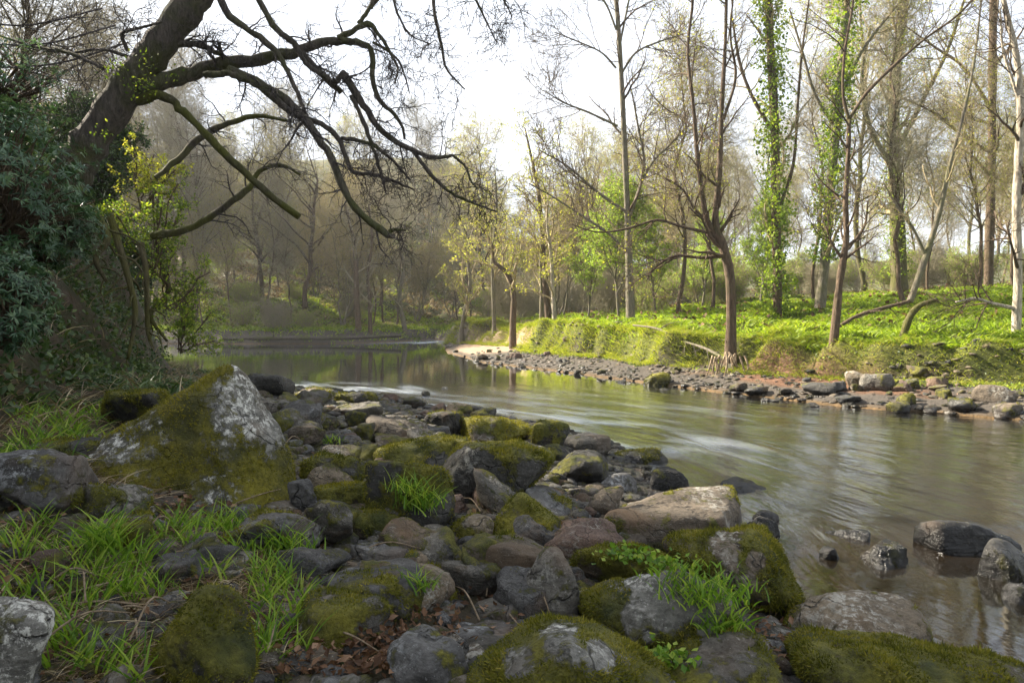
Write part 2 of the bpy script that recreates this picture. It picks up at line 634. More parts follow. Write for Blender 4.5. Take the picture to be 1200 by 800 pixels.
gx = axis([(-200, -60, 20, 4), (-60, -14, 3, 0.5), (-14, -5, 0.4, 0.12), (-5, 8, 0.07, 0.07), (8, 26, 0.10, 0.35), (26, 70, .8, 4), (70, 200, 5, 20)])
gy = axis([(-100, -20, 20, 4), (-20, 1.0, 2.0, 0.2), (1.0, 11, 0.07, 0.07), (11, 32, 0.09, 0.22), (32, 70, 0.4, 1.5), (70, 240, 3, 20)])
GX, GY = np.meshgrid(gx, gy)
gxx, gyy = GX.ravel(), GY.ravel()
gz = height(gxx, gyy)
nx, ny = len(gx), len(gy)
ii = np.arange(nx * ny).reshape(ny, nx)
F = np.stack([ii[:-1, :-1], ii[:-1, 1:], ii[1:, 1:], ii[1:, :-1]], -1).reshape(-1, 4)
dl, dr, ins = regions(gxx, gyy)
nn = noise3(np.stack([gxx * 0.8, gyy * 0.8, gxx * 0], 1))
n35 = noise3(np.stack([gxx * 0.35, gyy * 0.35, gxx * 0 + 3], 1))
gw_ = 2.35 + 0.7 * n35
right = dl >= dr
a_grav = np.where(right, 1 - ss(gw_ - 0.3, gw_ + 0.1, dr), ss(3.0, 0.5, dl + nn))
a_green = np.where(right, ss(gw_ - 0.05, gw_ + 0.3, dr + 0.3 * nn) * (0.9 - 0.5 * ss(45, 60, gyy)), 0.0)
a_sand = np.where(right & ~ins, ss(0.3, 0.7, dr) * ss(27, 29, gyy) * ss(38, 34, gyy) * ss(3.2, 0.5, gxx), 0.0)
a_red = np.where(right & ~ins, ss(0.9, 1.3, dr) * ss(2.7, 2.1, dr) * ss(4.6, 5.4, gxx + nn) * ss(8.0, 7.0, gxx) * ss(18, 16, gyy), 0.0)
a_grav = a_grav * (1 - a_red)
me = mesh_from('ground', np.stack([gxx, gyy, gz], 1), F, attrs={'gravel': a_grav, 'green': a_green, 'sand': a_sand, 'redsand': a_red})
g_o = link('ground', me, mat_ground())
tag(g_o, kind='structure')


# ------------------------------------------------------------------ water
def flow_coords(x, y):
    cl = []
    mid = np.array([(14, -22), (10, -8), (7.5, 1.5), (5.3, 5.5), (4.0, 8.5), (2.6, 12), (0.5, 15.5), (-2.6, 21), (-7, 29), (-14, 34.5), (-28, 38), (-60, 40.5)], float)
    s_tot, pts, svals = 0, [], []
    for k in range(len(mid) - 1):
        L = np.linalg.norm(mid[k + 1] - mid[k])
        n = max(2, int(L / 0.8))
        for t in np.arange(n) / n:
            pts.append(mid[k] * (1 - t) + mid[k + 1] * t)
            svals.append(s_tot + L * t)
        s_tot += L
    pts = np.array(pts)
    svals = np.array(svals)
    S = np.zeros(len(x))
    for i in range(0, len(x), 20000):
        d2 = (x[i:i + 20000, None] - pts[None, :, 0]) ** 2 + (y[i:i + 20000, None] - pts[None, :, 1]) ** 2
        wgt = 1 / (d2 + 0.6) ** 3
        S[i:i + 20000] = (wgt * svals).sum(1) / wgt.sum(1)
    return S


wx = axis([(-60, -12, 2, 0.5), (-12, 9, 0.14, 0.14), (9, 40, 0.3, 3)])
wy = axis([(-30, 0, 3, 0.3), (0, 16, 0.13, 0.13), (16, 60, 0.2, 1.0)])
WX, WY = np.meshgrid(wx, wy)
wxx, wyy = WX.ravel(), WY.ravel()
wdl, wdr, win = regions(wxx, wyy)
T = wdl / (wdl + wdr + 1e-6)
S = flow_coords(wxx, wyy)
wn = fbm(np.stack([wxx * 0.5, wyy * 0.5, wxx * 0], 1), 3)
riff = ss(17.5, 13, wyy) * ss(4.0, 7.0, wyy + 0.4 * wxx + wn)
riff = np.maximum(riff * (0.55 + 0.45 * ss(0.75, 0.1, T)), 0)
foam_sheen = ss(-7.2, -5.0, wxx) * ss(17.3, 15.0, wyy) * ss(0.40, 0.10, T + 0.10 * wn) * ss(4.5, 1.5, wxx + .2 * wn) * ss(6.0, 8.5, wyy)
foam_sheen = np.maximum(foam_sheen, ss(42.5, 44.5, wyy) * ss(-13, -9, wxx) * 0.9)
sky_sheen = ss(8.5, 10, wyy) * ss(16, 12, wyy) * ss(0.05, 0.3, T) * ss(0.8, 0.55, T) * 0.22  # blue-grey sky reflection on the mid-river, painted in as pale colour
nx, ny = len(wx), len(wy)
ii = np.arange(nx * ny).reshape(ny, nx)
F = np.stack([ii[:-1, :-1], ii[:-1, 1:], ii[1:, 1:], ii[1:, :-1]], -1).reshape(-1, 4)
wz = 0.012 * riff * fbm(np.stack([S * 0.5, T * 18, S * 0], 1), 3)
Wd = (wdl + wdr)
me = mesh_from('river', np.stack([wxx, wyy, wz], 1), F, attrs={'riffle': riff, 'foam_sheen': np.maximum(foam_sheen, sky_sheen), 'flow_s': S, 'flow_t': T * 9.0})  # one mask for white water and the painted sky reflection


def mat_water():
    g = N('river_water')
    s, t = g.attr('flow_s'), g.attr('flow_t')
    cb = g.n('CombineXYZ')
    g.l(g.math('MULTIPLY', s, 0.42), cb.inputs[0])
    g.l(g.math('MULTIPLY', t, 1.15), cb.inputs[1])
    streak = g.noise(cb.outputs[0], 1.3, 5, 0.5, 0.5)
    cb2 = g.n('CombineXYZ')
    g.l(g.math('MULTIPLY', s, 0.55), cb2.inputs[0])
    g.l(g.math('MULTIPLY', t, 2.2), cb2.inputs[1])
    fine = g.noise(cb2.outputs[0], 1.7, 5, 0.6, 0.3)
    v = g.coord('Object')
    big = g.noise(v, 0.5, 4, 0.5)
    rif = g.attr('riffle')
    h = g.math('ADD', g.math('MULTIPLY', streak, g.math('ADD', g.math('MULTIPLY', rif, 1.2), 0.10)),
               g.math('MULTIPLY', fine, g.math('ADD', g.math('MULTIPLY', rif, 0.35), 0.05)))
    nrm = g.bump(h, 0.5, 0.085)
    gl = g.n('BsdfAnisotropic')
    gl.inputs['Color'].default_value = (0.94, 0.97, 1.0, 1)
    g.l(g.math('ADD', 0.035, g.math('MULTIPLY', rif, 0.11)), gl.inputs['Roughness'])
    g.l(nrm, gl.inputs['Normal'])
    df = g.n('BsdfDiffuse')
    g.l(g.mix(g.ramp(big, [(0.4, 0), (0.6, 1)]), (0.028, 0.023, 0.012), (0.055, 0.038, 0.020)), df.inputs['Color'])
    tr = g.n('BsdfTransparent')
    tr.inputs['Color'].default_value = (0.58, 0.44, 0.27, 1)
    m1 = g.n('MixShader')
    m1.inputs[0].default_value = 0.22
    g.l(tr.outputs[0], m1.inputs[1])
    g.l(df.outputs[0], m1.inputs[2])
    fr = g.n('Fresnel')
    fr.inputs['IOR'].default_value = 1.36
    g.l(nrm, fr.inputs['Normal'])
    m2 = g.n('MixShader')
    g.l(g.math('MULTIPLY', fr.outputs[0], 1.6, clamp=True), m2.inputs[0])
    g.l(m1.outputs[0], m2.inputs[1])
    g.l(gl.outputs[0], m2.inputs[2])
    fo = g.n('BsdfDiffuse')
    fo.inputs['Color'].default_value = (0.62, 0.68, 0.74, 1)
    fm = g.math('MULTIPLY', g.attr('foam_sheen'), g.ramp(streak, [(0.44, 0), (0.75, 1)]))  # white water streaks plus the painted sky reflection
    fm = g.math('MULTIPLY', fm, 0.7, clamp=True)
    m3 = g.n('MixShader')
    g.l(fm, m3.inputs[0])
    g.l(m2.outputs[0], m3.inputs[1])
    g.l(fo.outputs[0], m3.inputs[2])
    return g.done(m3.outputs[0])


tag(link('river', me, mat_water()), kind='structure')


# ------------------------------------------------------------------ branches as tapered tubes
def norm(a):
    return a / np.maximum(np.linalg.norm(a, axis=-1, keepdims=True), 1e-9)


def tubes(P, R, sides=5, rnd=None):
    """P [N,S,3] polylines, R [N,S] radii -> mesh part"""
    Nn, Sn, _ = P.shape
    T = np.empty_like(P)
    T[:, 1:-1] = P[:, 2:] - P[:, :-2]
    T[:, 0] = P[:, 1] - P[:, 0]
    T[:, -1] = P[:, -1] - P[:, -2]
    T = norm(T)
    D = norm(P[:, -1] - P[:, 0])
    ref = np.where(np.abs(D[:, 2:3]) < 0.75, np.array([[0, 0, 1.0]]), np.array([[1.0, 0, 0]]))
    U = norm(np.cross(T, ref[:, None, :]))
    W = np.cross(T, U)
    a = np.arange(sides) / sides * 2 * np.pi
    ring = P[:, :, None, :] + R[:, :, None, None] * (np.cos(a)[None, None, :, None] * U[:, :, None, :] + np.sin(a)[None, None, :, None] * W[:, :, None, :])
    V = ring.reshape(-1, 3)
    base = (np.arange(Nn)[:, None, None] * Sn + np.arange(Sn - 1)[None, :, None]) * sides
    k = np.arange(sides)[None, None, :]
    k2 = (k + 1) % sides
    F = np.stack([base + k, base + k2, base + sides + k2, base + sides + k], -1).reshape(-1, 4)
    f4 = [F]
    f3 = []
    if sides >= 5:
        e = ((np.arange(Nn) * Sn + Sn - 1) * sides)[:, None]
        for j in range(1, sides - 1):
            f3.append(np.concatenate([e, e + j, e + j + 1], 1))
    return V, np.concatenate(f4), (np.concatenate(f3) if f3 else None), {}


def spawn(P, R, per, L, ang=(35, 70), t=(0.3, 1.0), nseg=4, wig=0.18, up=0.05, rk=0.6, rmin=0.004, rng=rs, bias=None, lt=0.5):
    Nn, Sn, _ = P.shape
    M = Nn * per
    idx = np.repeat(np.arange(Nn), per)
    tt = (np.tile((np.arange(per) + 0.5) / per, Nn) + rng.uniform(-0.5, 0.5, M) / per)
    tt = t[0] + (t[1] - t[0]) * np.clip(tt, 0, 0.999)
    f = tt * (Sn - 1)
    i0 = np.clip(f.astype(int), 0, Sn - 2)
    fr = (f - i0)[:, None]
    A, B = P[idx, i0], P[idx, i0 + 1]
    base = A * (1 - fr) + B * fr
    rb = R[idx, i0] * (1 - fr[:, 0]) + R[idx, i0 + 1] * fr[:, 0]
    T = norm(B - A)
    rv = norm(rng.normal(size=(M, 3)))
    if bias is not None:
        rv = norm(rv + np.asarray(bias)[None])
    side = norm(rv - (rv * T).sum(1, keepdims=True) * T)
    an = np.radians(rng.uniform(ang[0], ang[1], M))[:, None]
    D = norm(T * np.cos(an) + side * np.sin(an))
    ln = (rng.uniform(L[0], L[1], M) * (1 - lt * tt))[:, None]
    Q = np.empty((M, nseg + 1, 3))
    Q[:, 0] = base
    for k in range(nseg):
        D = norm(D + wig * rng.normal(size=(M, 3)) + np.array([0, 0, up]))
        Q[:, k + 1] = Q[:, k] + D * ln / nseg
    r0 = np.maximum(rb * rk, rmin)
    prof = np.linspace(1, 0.25, nseg + 1)[None]
    RR = np.maximum(r0[:, None] * prof, rmin * 0.7)
    return Q, RR


def spline(pts, rad, n):
    pts = np.asarray(pts, float)
    rad = np.asarray(rad, float)
    ext = np.vstack([2 * pts[0] - pts[1], pts, 2 * pts[-1] - pts[-2]])
    s = np.linspace(0, len(pts) - 1 - 1e-6, n)
    i = s.astype(int)
    f = (s - i)[:, None]
    p0, p1, p2, p3 = ext[i], ext[i + 1], ext[i + 2], ext[i + 3]
    q = 0.5 * ((2 * p1) + (-p0 + p2) * f + (2 * p0 - 5 * p1 + 4 * p2 - p3) * f ** 2 + (-p0 + 3 * p1 - 3 * p2 + p3) * f ** 3)
    i2 = np.minimum(i + 1, len(rad) - 1)
    r = rad[i] * (1 - f[:, 0]) + rad[i2] * f[:, 0]
    return q, r


def knobbly(P, R, amp=0.15, fr=3.0):
    n = noise3(P.reshape(-1, 3) * fr).reshape(R.shape)
    return R * (1 + amp * n)


def cards(P, size, rng=rs, flat=0.0, asp=0.6, rnd=None):
    n = len(P)
    size = np.broadcast_to(np.asarray(size, float), (n,)) * rng.uniform(0.6, 1.3, n)
    D = norm(rng.normal(size=(n, 3)))
    Nm = rng.normal(size=(n, 3))
    Nm[:, 2] += flat
    Nm = norm(Nm)
    D = norm(D - (D * Nm).sum(1, keepdims=True) * Nm)
    S = np.cross(Nm, D)
    s = size[:, None]
    V = np.stack([P, P + D * s * 0.5 + S * s * asp * 0.5 + Nm * s * 0.08, P + D * s, P + D * s * 0.5 - S * s * asp * 0.5 + Nm * s * 0.08], 1).reshape(-1, 3)
    F = np.arange(n * 4).reshape(n, 4)
    r = rng.uniform(0, 1, n) if rnd is None else rnd
    return V, F, None, {'rnd': np.repeat(r, 4)}


def along(Q, n, rng=rs, spread=0.05, t0=0.2):
    M, Sn, _ = Q.shape
    k = rng.randint(0, M, n)
    f = rng.uniform(t0, 1, n) * (Sn - 1)
    i0 = np.clip(f.astype(int), 0, Sn - 2)
    fr = (f - i0)[:, None]
    return Q[k, i0] * (1 - fr) + Q[k, i0 + 1] * fr + rng.normal(size=(n, 3)) * spread


def blades(P, L, Wd, rng=rs, lean=0.5, nseg=3, dirs=None, up=1.0, rnd=None):
    """curved grass ribbons"""
    n = len(P)
    L = np.broadcast_to(np.asarray(L, float), (n,)) * rng.uniform(0.6, 1.25, n)
    Wd = np.broadcast_to(np.asarray(Wd, float), (n,)) * rng.uniform(0.7, 1.3, n)
    az = rng.uniform(0, 2 * np.pi, n)
    H = np.stack([np.cos(az), np.sin(az), np.zeros(n)], 1)
    if dirs is not None:
        H = norm(H + dirs)
    D = norm(H * lean * rng.uniform(0.1, 1, n)[:, None] + np.array([0, 0, 1.0]) * up)
    pos = P.copy()
    S = norm(np.cross(D, np.stack([np.cos(az * 3), np.sin(az * 3), np.full(n, .3)], 1)))
    rows = []
    for k in range(nseg + 1):
        wk = Wd * (1 - (k / nseg) ** 1.6) * 0.5 + 0.0002
        rows += [pos - S * wk[:, None], pos + S * wk[:, None]]
        D = norm(D + (H * lean * 1.3 + np.array([0, 0, -0.10 - 0.45 * lean])) / nseg)
        pos = pos + D * (L / nseg)[:, None]
    V = np.stack(rows, 1).reshape(-1, 3)
    m = 2 * (nseg + 1)
    b = (np.arange(n) * m)[:, None]
    F = np.concatenate([np.concatenate([b + 2 * k, b + 2 * k + 1, b + 2 * k + 3, b + 2 * k + 2], 1) for k in range(nseg)])
    r = rng.uniform(0, 1, n) if rnd is None else rnd
    return V, F, None, {'rnd': np.repeat(r, m)}


def build(name, parts, mat, parent=None, loc=None, smooth=True, rel=None):
    V, F4, F3, A = merge(parts) if isinstance(parts, list) else parts
    if rel is not None:
        V = V - np.asarray(rel)[None]
    return link(name, mesh_from(name, V, F4, F3, attrs=A, smooth=smooth), mat, parent, loc)


#@@SPLIT@@
# ------------------------------------------------------------------ wood behind: prototypes
def proto_tree(name, label, cat, H, r0, seed, style, bark, twigmat, leafmat=None, nleaf=0, leafsize=0.08, spreadk=1.0, twr=0.010):
    rng = np.random.RandomState(seed)
    root = thing(name, label, cat, (0, 0, 0))
    n = 14
    z = np.linspace(0, 1, n)
    stems = []
    ns = {'coppice': 5, 'tall': 1, 'spread': 1, 'fork': 1, 'shrub': 9}[style]
    for k in range(ns):
        a = rng.uniform(0, 6.28)
        lean = {'coppice': 0.22, 'shrub': 0.45}.get(style, 0.05) * rng.uniform(0.5, 1.2)
        h = H * (1 if ns == 1 else rng.uniform(0.7, 1))
        wob = np.cumsum(rng.normal(size=(n, 2)) * 0.012 * H, 0)
        p = np.stack([np.cos(a) * lean * h * z + wob[:, 0] + 0.15 * np.cos(a) * (ns > 1), np.sin(a) * lean * h * z + wob[:, 1] + 0.15 * np.sin(a) * (ns > 1), h * z - 0.3], 1)
        r = 0.72 * r0 * (1 if ns == 1 else 0.5) * (1 - z) ** 0.8 + 0.012
        r[0] *= 1.35
        stems.append((p, r))
    P0 = np.stack([s[0] for s in stems])
    R0 = np.stack([s[1] for s in stems])
    if style == 'tall':
        P1, R1 = spawn(P0, R0, 34, (0.30 * H * spreadk, 0.42 * H * spreadk), (30, 60), (0.28, 0.99), 6, 0.13, 0.10, 0.45, 0.02, rng, lt=0.75)
    elif style == 'spread':
        P1, R1 = spawn(P0, R0, 22, (0.5 * H, 0.65 * H), (35, 65), (0.22, 0.97), 7, 0.17, 0.07, 0.6, 0.03, rng, lt=0.6)
    elif style == 'fork':
        P1, R1 = spawn(P0, R0, 26, (0.4 * H, 0.6 * H), (18, 50), (0.25, 0.97), 7, 0.12, 0.10, 0.6, 0.025, rng, lt=0.65)
    elif style == 'coppice':
        P1, R1 = spawn(P0, R0, 9, (0.28 * H, 0.42 * H), (20, 55), (0.3, 0.98), 6, 0.14, 0.10, 0.5, 0.02, rng, lt=0.6)
    else:
        P1, R1 = spawn(P0, R0, 8, (0.35 * H, 0.55 * H), (25, 60), (0.15, 0.98), 5, 0.16, 0.06, 0.5, 0.012, rng, lt=0.5)
    L2 = 0.16 * H if style != 'shrub' else 0.24 * H
    P2, R2 = spawn(P1, R1, 6, (0.7 * L2, 1.2 * L2), (30, 65), (0.15, 1), 5, 0.2, 0.04, 0.55, twr * 1.3, rng)
    P3, R3 = spawn(P2, R2, 5, (0.4 * L2, 0.75 * L2), (30, 70), (0.15, 1), 4, 0.24, 0.03, 0.6, twr, rng)
    P4, R4 = spawn(P3, R3, 4, (0.2 * L2, 0.4 * L2), (25, 65), (0.3, 1), 3, 0.25, 0.02, 0.7, twr * 0.75, rng)
    build('trunk', [tubes(P0, knobbly(P0, R0), 9), tubes(P1, R1, 6)], bark, root)
    build('crown', [tubes(P2, R2, 4), tubes(P3, R3, 3), tubes(P4, R4, 3)], twigmat, root)
    if nleaf:
        pts = along(P4, nleaf, rng, 0.06)
        build('foliage', [cards(pts, leafsize, rng)], leafmat, root, smooth=False)
    return root


G_LEFT = 'bare trees on the shaded left hillside'
PR = {
    'tall_bare': proto_tree('bare_tree', 'x', 'tree', 15, 0.20, 11, 'tall', B_BROWN, B_TWIG),
    'spread_bare': proto_tree('bare_tree', 'x', 'tree', 12, 0.24, 12, 'spread', B_BROWN, B_TWIG, M_WILLOW, 5000, 0.08),
    'fork_bud': proto_tree('budding_tree', 'x', 'tree', 14, 0.20, 13, 'fork', B_BROWN, B_TWIGY, M_BUD, 8000, 0.08),
    'coppice_bud': proto_tree('multi_stem_tree', 'x', 'tree', 10, 0.18, 14, 'coppice', B_GREY, B_TWIGY, M_WILLOW, 6000, 0.08),
    'tall_bud': proto_tree('budding_tree', 'x', 'tree', 16, 0.19, 15, 'tall', B_MOSSY, B_TWIGY, M_BUD, 6000, 0.08),
    'slim_bare': proto_tree('slim_tree', 'x', 'tree', 13, 0.13, 21, 'tall', B_BROWN, B_TWIG, spreadk=0.55, twr=0.008),
    'slim_bud': proto_tree('slim_tree', 'x', 'tree', 12, 0.12, 22, 'tall', B_BROWN, B_TWIGY, M_BUD, 6500, 0.075, spreadk=0.6, twr=0.008),
    'green': proto_tree('leafing_tree', 'x', 'tree', 8, 0.12, 16, 'fork', B_GREY, B_TWIGY, M_GREEN, 11000, 0.13),
    'bush_bare': proto_tree('bare_bush', 'x', 'bush', 3.2, 0.05, 17, 'shrub', B_TWIG, B_TWIG, twr=0.007),
    'bush_green': proto_tree('leafing_bush', 'x', 'bush', 3.0, 0.05, 18, 'shrub', B_TWIG, B_TWIGY, M_GREEN, 5000, 0.09, twr=0.006),
    'evergreen': proto_tree('evergreen_tree', 'x', 'tree', 11, 0.22, 19, 'fork', B_BROWN, B_OAKT, M_EVER, 60000, 0.16),
    'bush_ever': proto_tree('evergreen_bush', 'x', 'bush', 3.4, 0.07, 20, 'shrub', B_BROWN, B_OAKT, M_EVER, 26000, 0.11),
}
used = set()


def plant(kind, x, y, s=1.0, label=None, group=None, rz=None, dz=0.0):
    rz = rs.uniform(0, 6.28) if rz is None else rz
    loc = (x, y, hz(x, y) - 0.1 + dz)
    if kind not in used:
        used.add(kind)
        o = PR[kind]
        o.location = loc
        o.rotation_euler = (0, 0, rz)
        o.scale = (s, s, s)
        if label:
            o['label'] = label
        if group:
            o['group'] = group
        return o
    return copy_thing(PR[kind], loc, rz, s, label, group)


def scatter(n, xr, yr, kinds, sr, label, group, mind=2.2, ok=None, seed=0, taken=[]):
    rng = np.random.RandomState(seed)
    k = 0
    tries = 0
    while k < n and tries < n * 40:
        tries += 1
        x, y = rng.uniform(*xr), rng.uniform(*yr)
        if ok and not ok(x, y):
            continue
        if any((x - a) ** 2 + (y - b) ** 2 < mind ** 2 for a, b in taken):
            continue
        a1, b1, c1 = regions(np.array([x]), np.array([y]))
        if c1[0] or min(a1[0], b1[0]) < 1.2:
            continue
        kd = kinds[rng.randint(len(kinds))]
        lb = label[kd] if isinstance(label, dict) else label
        gp = group[kd] if isinstance(group, dict) else group
        plant(kd, x, y, rng.uniform(*sr), lb, gp, rng.uniform(0, 6.28))
        taken.append((x, y))
        k += 1


def inview(x, y, m=0.85):
    return y > 2 and abs(x / y) < m


LAB = {
    'slim_bare': 'slim bare upright tree with a narrow crown in the wood',
    'slim_bud': 'slim upright tree with a narrow crown of yellow-green buds in the wood',
    'tall_bare': 'tall slender bare grey tree standing in the wood behind the river',
    'spread_bare': 'wide crowned bare grey tree standing in the wood behind the river',
    'fork_bud': 'brown forked tree with yellow-green buds in the wood behind the river',
    'tall_bud': 'tall mossy straight tree with sparse yellow buds in the wood behind',
    'coppice_bud': 'multi-stemmed grey tree with pale yellow catkins in the wood behind',
    'green': 'small tree in fresh green leaf in the wood behind the grass bank',
    'evergreen': 'dark evergreen tree on the left hillside',
    'bush_bare': 'low bare twiggy bush under the far trees',
    'bush_green': 'low bush in fresh green leaf under the far trees',
    'bush_ever': 'dark evergreen bush on the steep left bank',
}
GRP = {k: {'slim_bare': 'slim bare trees of the wood', 'slim_bud': 'slim budding trees of the wood', 'tall_bare': 'tall bare trees of the wood', 'spread_bare': 'wide bare trees of the wood', 'fork_bud': 'forked budding trees of the wood',
           'tall_bud': 'tall mossy trees of the wood', 'coppice_bud': 'multi-stemmed trees of the wood', 'green': 'green-leafed trees of the wood',
           'evergreen': 'evergreen trees of the left hillside', 'bush_bare': 'bare bushes under the far trees',
           'bush_green': 'green bushes under the far trees', 'bush_ever': 'evergreen bushes of the left bank'}[k] for k in LAB}

# far left hillside across the pool
scatter(50, (-60, -4), (47, 85), ['tall_bare', 'spread_bare', 'slim_bare', 'slim_bare', 'slim_bud', 'coppice_bud'], (0.75, 1.1), LAB, GRP, 2.6, seed=1,
        ok=lambda x, y: inview(x, y) )
scatter(7, (-26, -2), (45.2, 54), ['bush_bare', 'bush_green'], (0.4, 0.7), LAB, GRP, 1.6, seed=2, ok=lambda x, y: inview(x, y))
for (x, y, s) in [(-27, 49, 1.25), (-30, 52, 1.35), (-24.5, 50.5, 1.2), (-33, 54, 1.4), (-28, 57, 1.3), (-22, 48, 1.0), (-19, 52, 1.05), (-36, 50, 1.4)]:
    plant('spread_bare' if int(-x) % 2 else 'tall_bare', x, y, s, LAB['spread_bare' if int(-x) % 2 else 'tall_bare'], GRP['spread_bare' if int(-x) % 2 else 'tall_bare'])
scatter(16, (-24, -3), (46, 56), ['slim_bare', 'slim_bud', 'slim_bare', 'coppice_bud'], (0.6, 1.0), LAB, GRP, 1.8, seed=14, ok=lambda x, y: inview(x, y))
# middle, behind the point
scatter(26, (-8, 16), (36, 75), ['slim_bud', 'coppice_bud', 'slim_bare', 'tall_bud', 'fork_bud'], (0.7, 0.95), LAB, GRP, 2.6, seed=3, ok=lambda x, y: inview(x, y))
scatter(12, (-2, 12), (28, 44), ['bush_green', 'bush_green', 'bush_bare'], (0.6, 1.1), LAB, GRP, 1.6, seed=4)
# right side wood
scatter(16, (9, 58), (34, 76), ['slim_bud', 'fork_bud', 'slim_bare', 'tall_bud', 'slim_bare', 'slim_bud'], (0.8, 1.15), LAB, GRP, 2.8, seed=5, ok=lambda x, y: inview(x, y))
scatter(8, (6, 24), (20, 32), ['slim_bud', 'slim_bare', 'slim_bare'], (0.6, 1.0), LAB, GRP, 2.6, seed=6, ok=lambda x, y: inview(x, y))
scatter(20, (7, 30), (25, 46), ['bush_green', 'bush_bare', 'bush_bare', 'bush_green'], (0.5, 1.0), LAB, GRP, 1.8, seed=7)
# unseen trees added behind the photographer to block low sky light
for (x, y, s) in [(-3.5, -10, 1.0), (-8.5, -7, 1.1), (-11, -1, 1.0), (14, -9, 1.0), (-14, -10, 1.2)]:
    plant('evergreen', x, y, s, 'unseen dark evergreen tree added behind the photographer to block sky light', 'evergreen trees added behind the photographer')
# near left hill (partly out of the frame, shading the near bank)
for (x, y, s) in [(-8.5, 2.0, 0.8), (-19, 5, 1.0), (-24, 14, 1.2)]:
    plant('evergreen', x, y, s, LAB['evergreen'], GRP['evergreen'])
scatter(15, (-30, -11), (11, 27), ['tall_bare', 'slim_bare', 'spread_bare'], (0.65, 1.0), LAB, GRP, 2.4, seed=8, ok=lambda x, y: x < -0.45 * y - 4)
for (x, y, s) in [(-9.6, 15.6, .55), (-11.2, 18.3, .7), (-12.8, 20.6, .8), (-7.6, 10.4, .55), (-8.6, 13.0, .6), (-6.4, 8.0, .5), (-14.5, 22.6, .9), (-10.2, 16.8, .4)]:
    plant('bush_ever', x, y, s, LAB['bush_ever'], GRP['bush_ever'])



# ------------------------------------------------------------------ hero trees on the right bank
RSC = [0.82]


def px_path(pts, Y, rpx):
    """pts: (px, py[, dY]) ; rpx: half widths in pixels -> world polyline + radii"""
    P, Rr = [], []
    for k, p in enumerate(pts):
        y = Y + (p[2] if len(p) > 2 else 0)
        P.append(at(p[0], p[1], y))
        Rr.append(RSC[0] * rpx[k] * y / 800.0)
    return P, Rr


def hero_tree(name, label, Y, trunk, limbs, bark, twigmat, seed, per=(5, 6, 4), tw=(1.2, 2.4), ivy=0, ivymat=None, ivyr=(0.25, 1.0), leaf=None, nleaf=0, lsz=0.06, base_extra=True, t0=0.3, leafmat=None, trmin=0.004):
    rng = np.random.RandomState(seed)
    pts, rp = trunk
    P, Rr = px_path(pts, Y, rp)
    if base_extra:
        b = np.array(P[0])
        g0 = hz(b[0], b[1])
        P = [np.array([b[0], b[1], min(g0, b[2]) - 0.25])] + P
        Rr = [Rr[0] * 1.25] + Rr
    origin = np.array(P[0])
    root = thing(name, label, 'tree', origin)
    n = 26
    p, r = spline(P, Rr, n)
    P0, R0 = p[None], r[None]
    R0 = knobbly(P0, R0, 0.22, 2.5)
    tb = [tubes(P0, R0, 12)]
    allP, allR = [P0[:, ::1]], [R0]
    for (lp, lr, *dep) in limbs:
        q, rr_ = px_path(lp, Y, lr)
        q, rr_ = spline(q, rr_, n)
        Pq, Rq = q[None], knobbly(q[None], rr_[None], 0.2, 3)
        build('limb', [tubes(Pq, Rq, 7)], bark, root, rel=origin)
        allP.append(Pq)
        allR.append(Rq)
    PP, RP = np.concatenate(allP), np.concatenate(allR)
    build('trunk', tb, bark, root, rel=origin)
    Pa, Ra = spawn(PP, RP, per[0], tw, (30, 65), (t0, 0.99), 6, 0.17, 0.09, 0.5, trmin * 2.2, rng)
    Pb, Rb = spawn(Pa, Ra, per[1], (tw[0] * 0.35, tw[1] * 0.4), (30, 65), (0.2, 1), 5, 0.2, 0.05, 0.6, trmin * 1.3, rng)
    Pc, Rc = spawn(Pb, Rb, per[2], (tw[0] * 0.15, tw[1] * 0.22), (25, 65), (0.2, 1), 3, 0.22, 0.03, 0.7, trmin, rng)
    build('crown', [tubes(Pa, Ra, 5), tubes(Pb, Rb, 4), tubes(Pc, Rc, 3)], twigmat, root, rel=origin)
    if nleaf:
        build('foliage', [cards(along(Pc, nleaf, rng, 0.04), lsz, rng)], leafmat, root, smooth=False, rel=origin)
    if ivy:
        t = rng.uniform(ivyr[0], ivyr[1], ivy)
        f = t * (n - 1)
        i0 = np.clip(f.astype(int), 0, n - 2)
        c = p[i0] * (1 - (f - i0)[:, None]) + p[i0 + 1] * (f - i0)[:, None]
        a = rng.uniform(0, 6.28, ivy)
        clump = 0.5 + 0.5 * np.clip(noise3(np.stack([np.cos(a) * 1.1, np.sin(a) * 1.3, c[:, 2] * 1.7], 1)) * 2.6 + 0.15, -1, 1)
        rad = r[i0] + rng.uniform(0.01, 1, ivy) ** 0.7 * (0.03 + 0.48 * clump ** 1.5)
        c = c + np.stack([np.cos(a) * rad, np.sin(a) * rad, rng.normal(size=ivy) * 0.05], 1)
        keep = clump > rng.uniform(0.15, 0.75, ivy)
        c, clump = c[keep], clump[keep]
        szv = 0.05 + 0.07 * rng.uniform(0, 1, len(c)) ** 2
        build('ivy', [cards(c, szv, rng, 0.4, 0.9, rnd=np.clip(clump * 0.7 + rng.normal(size=len(c)) * 0.25, 0, 1))], ivymat or M_IVY, root, smooth=False, rel=origin)
    return root


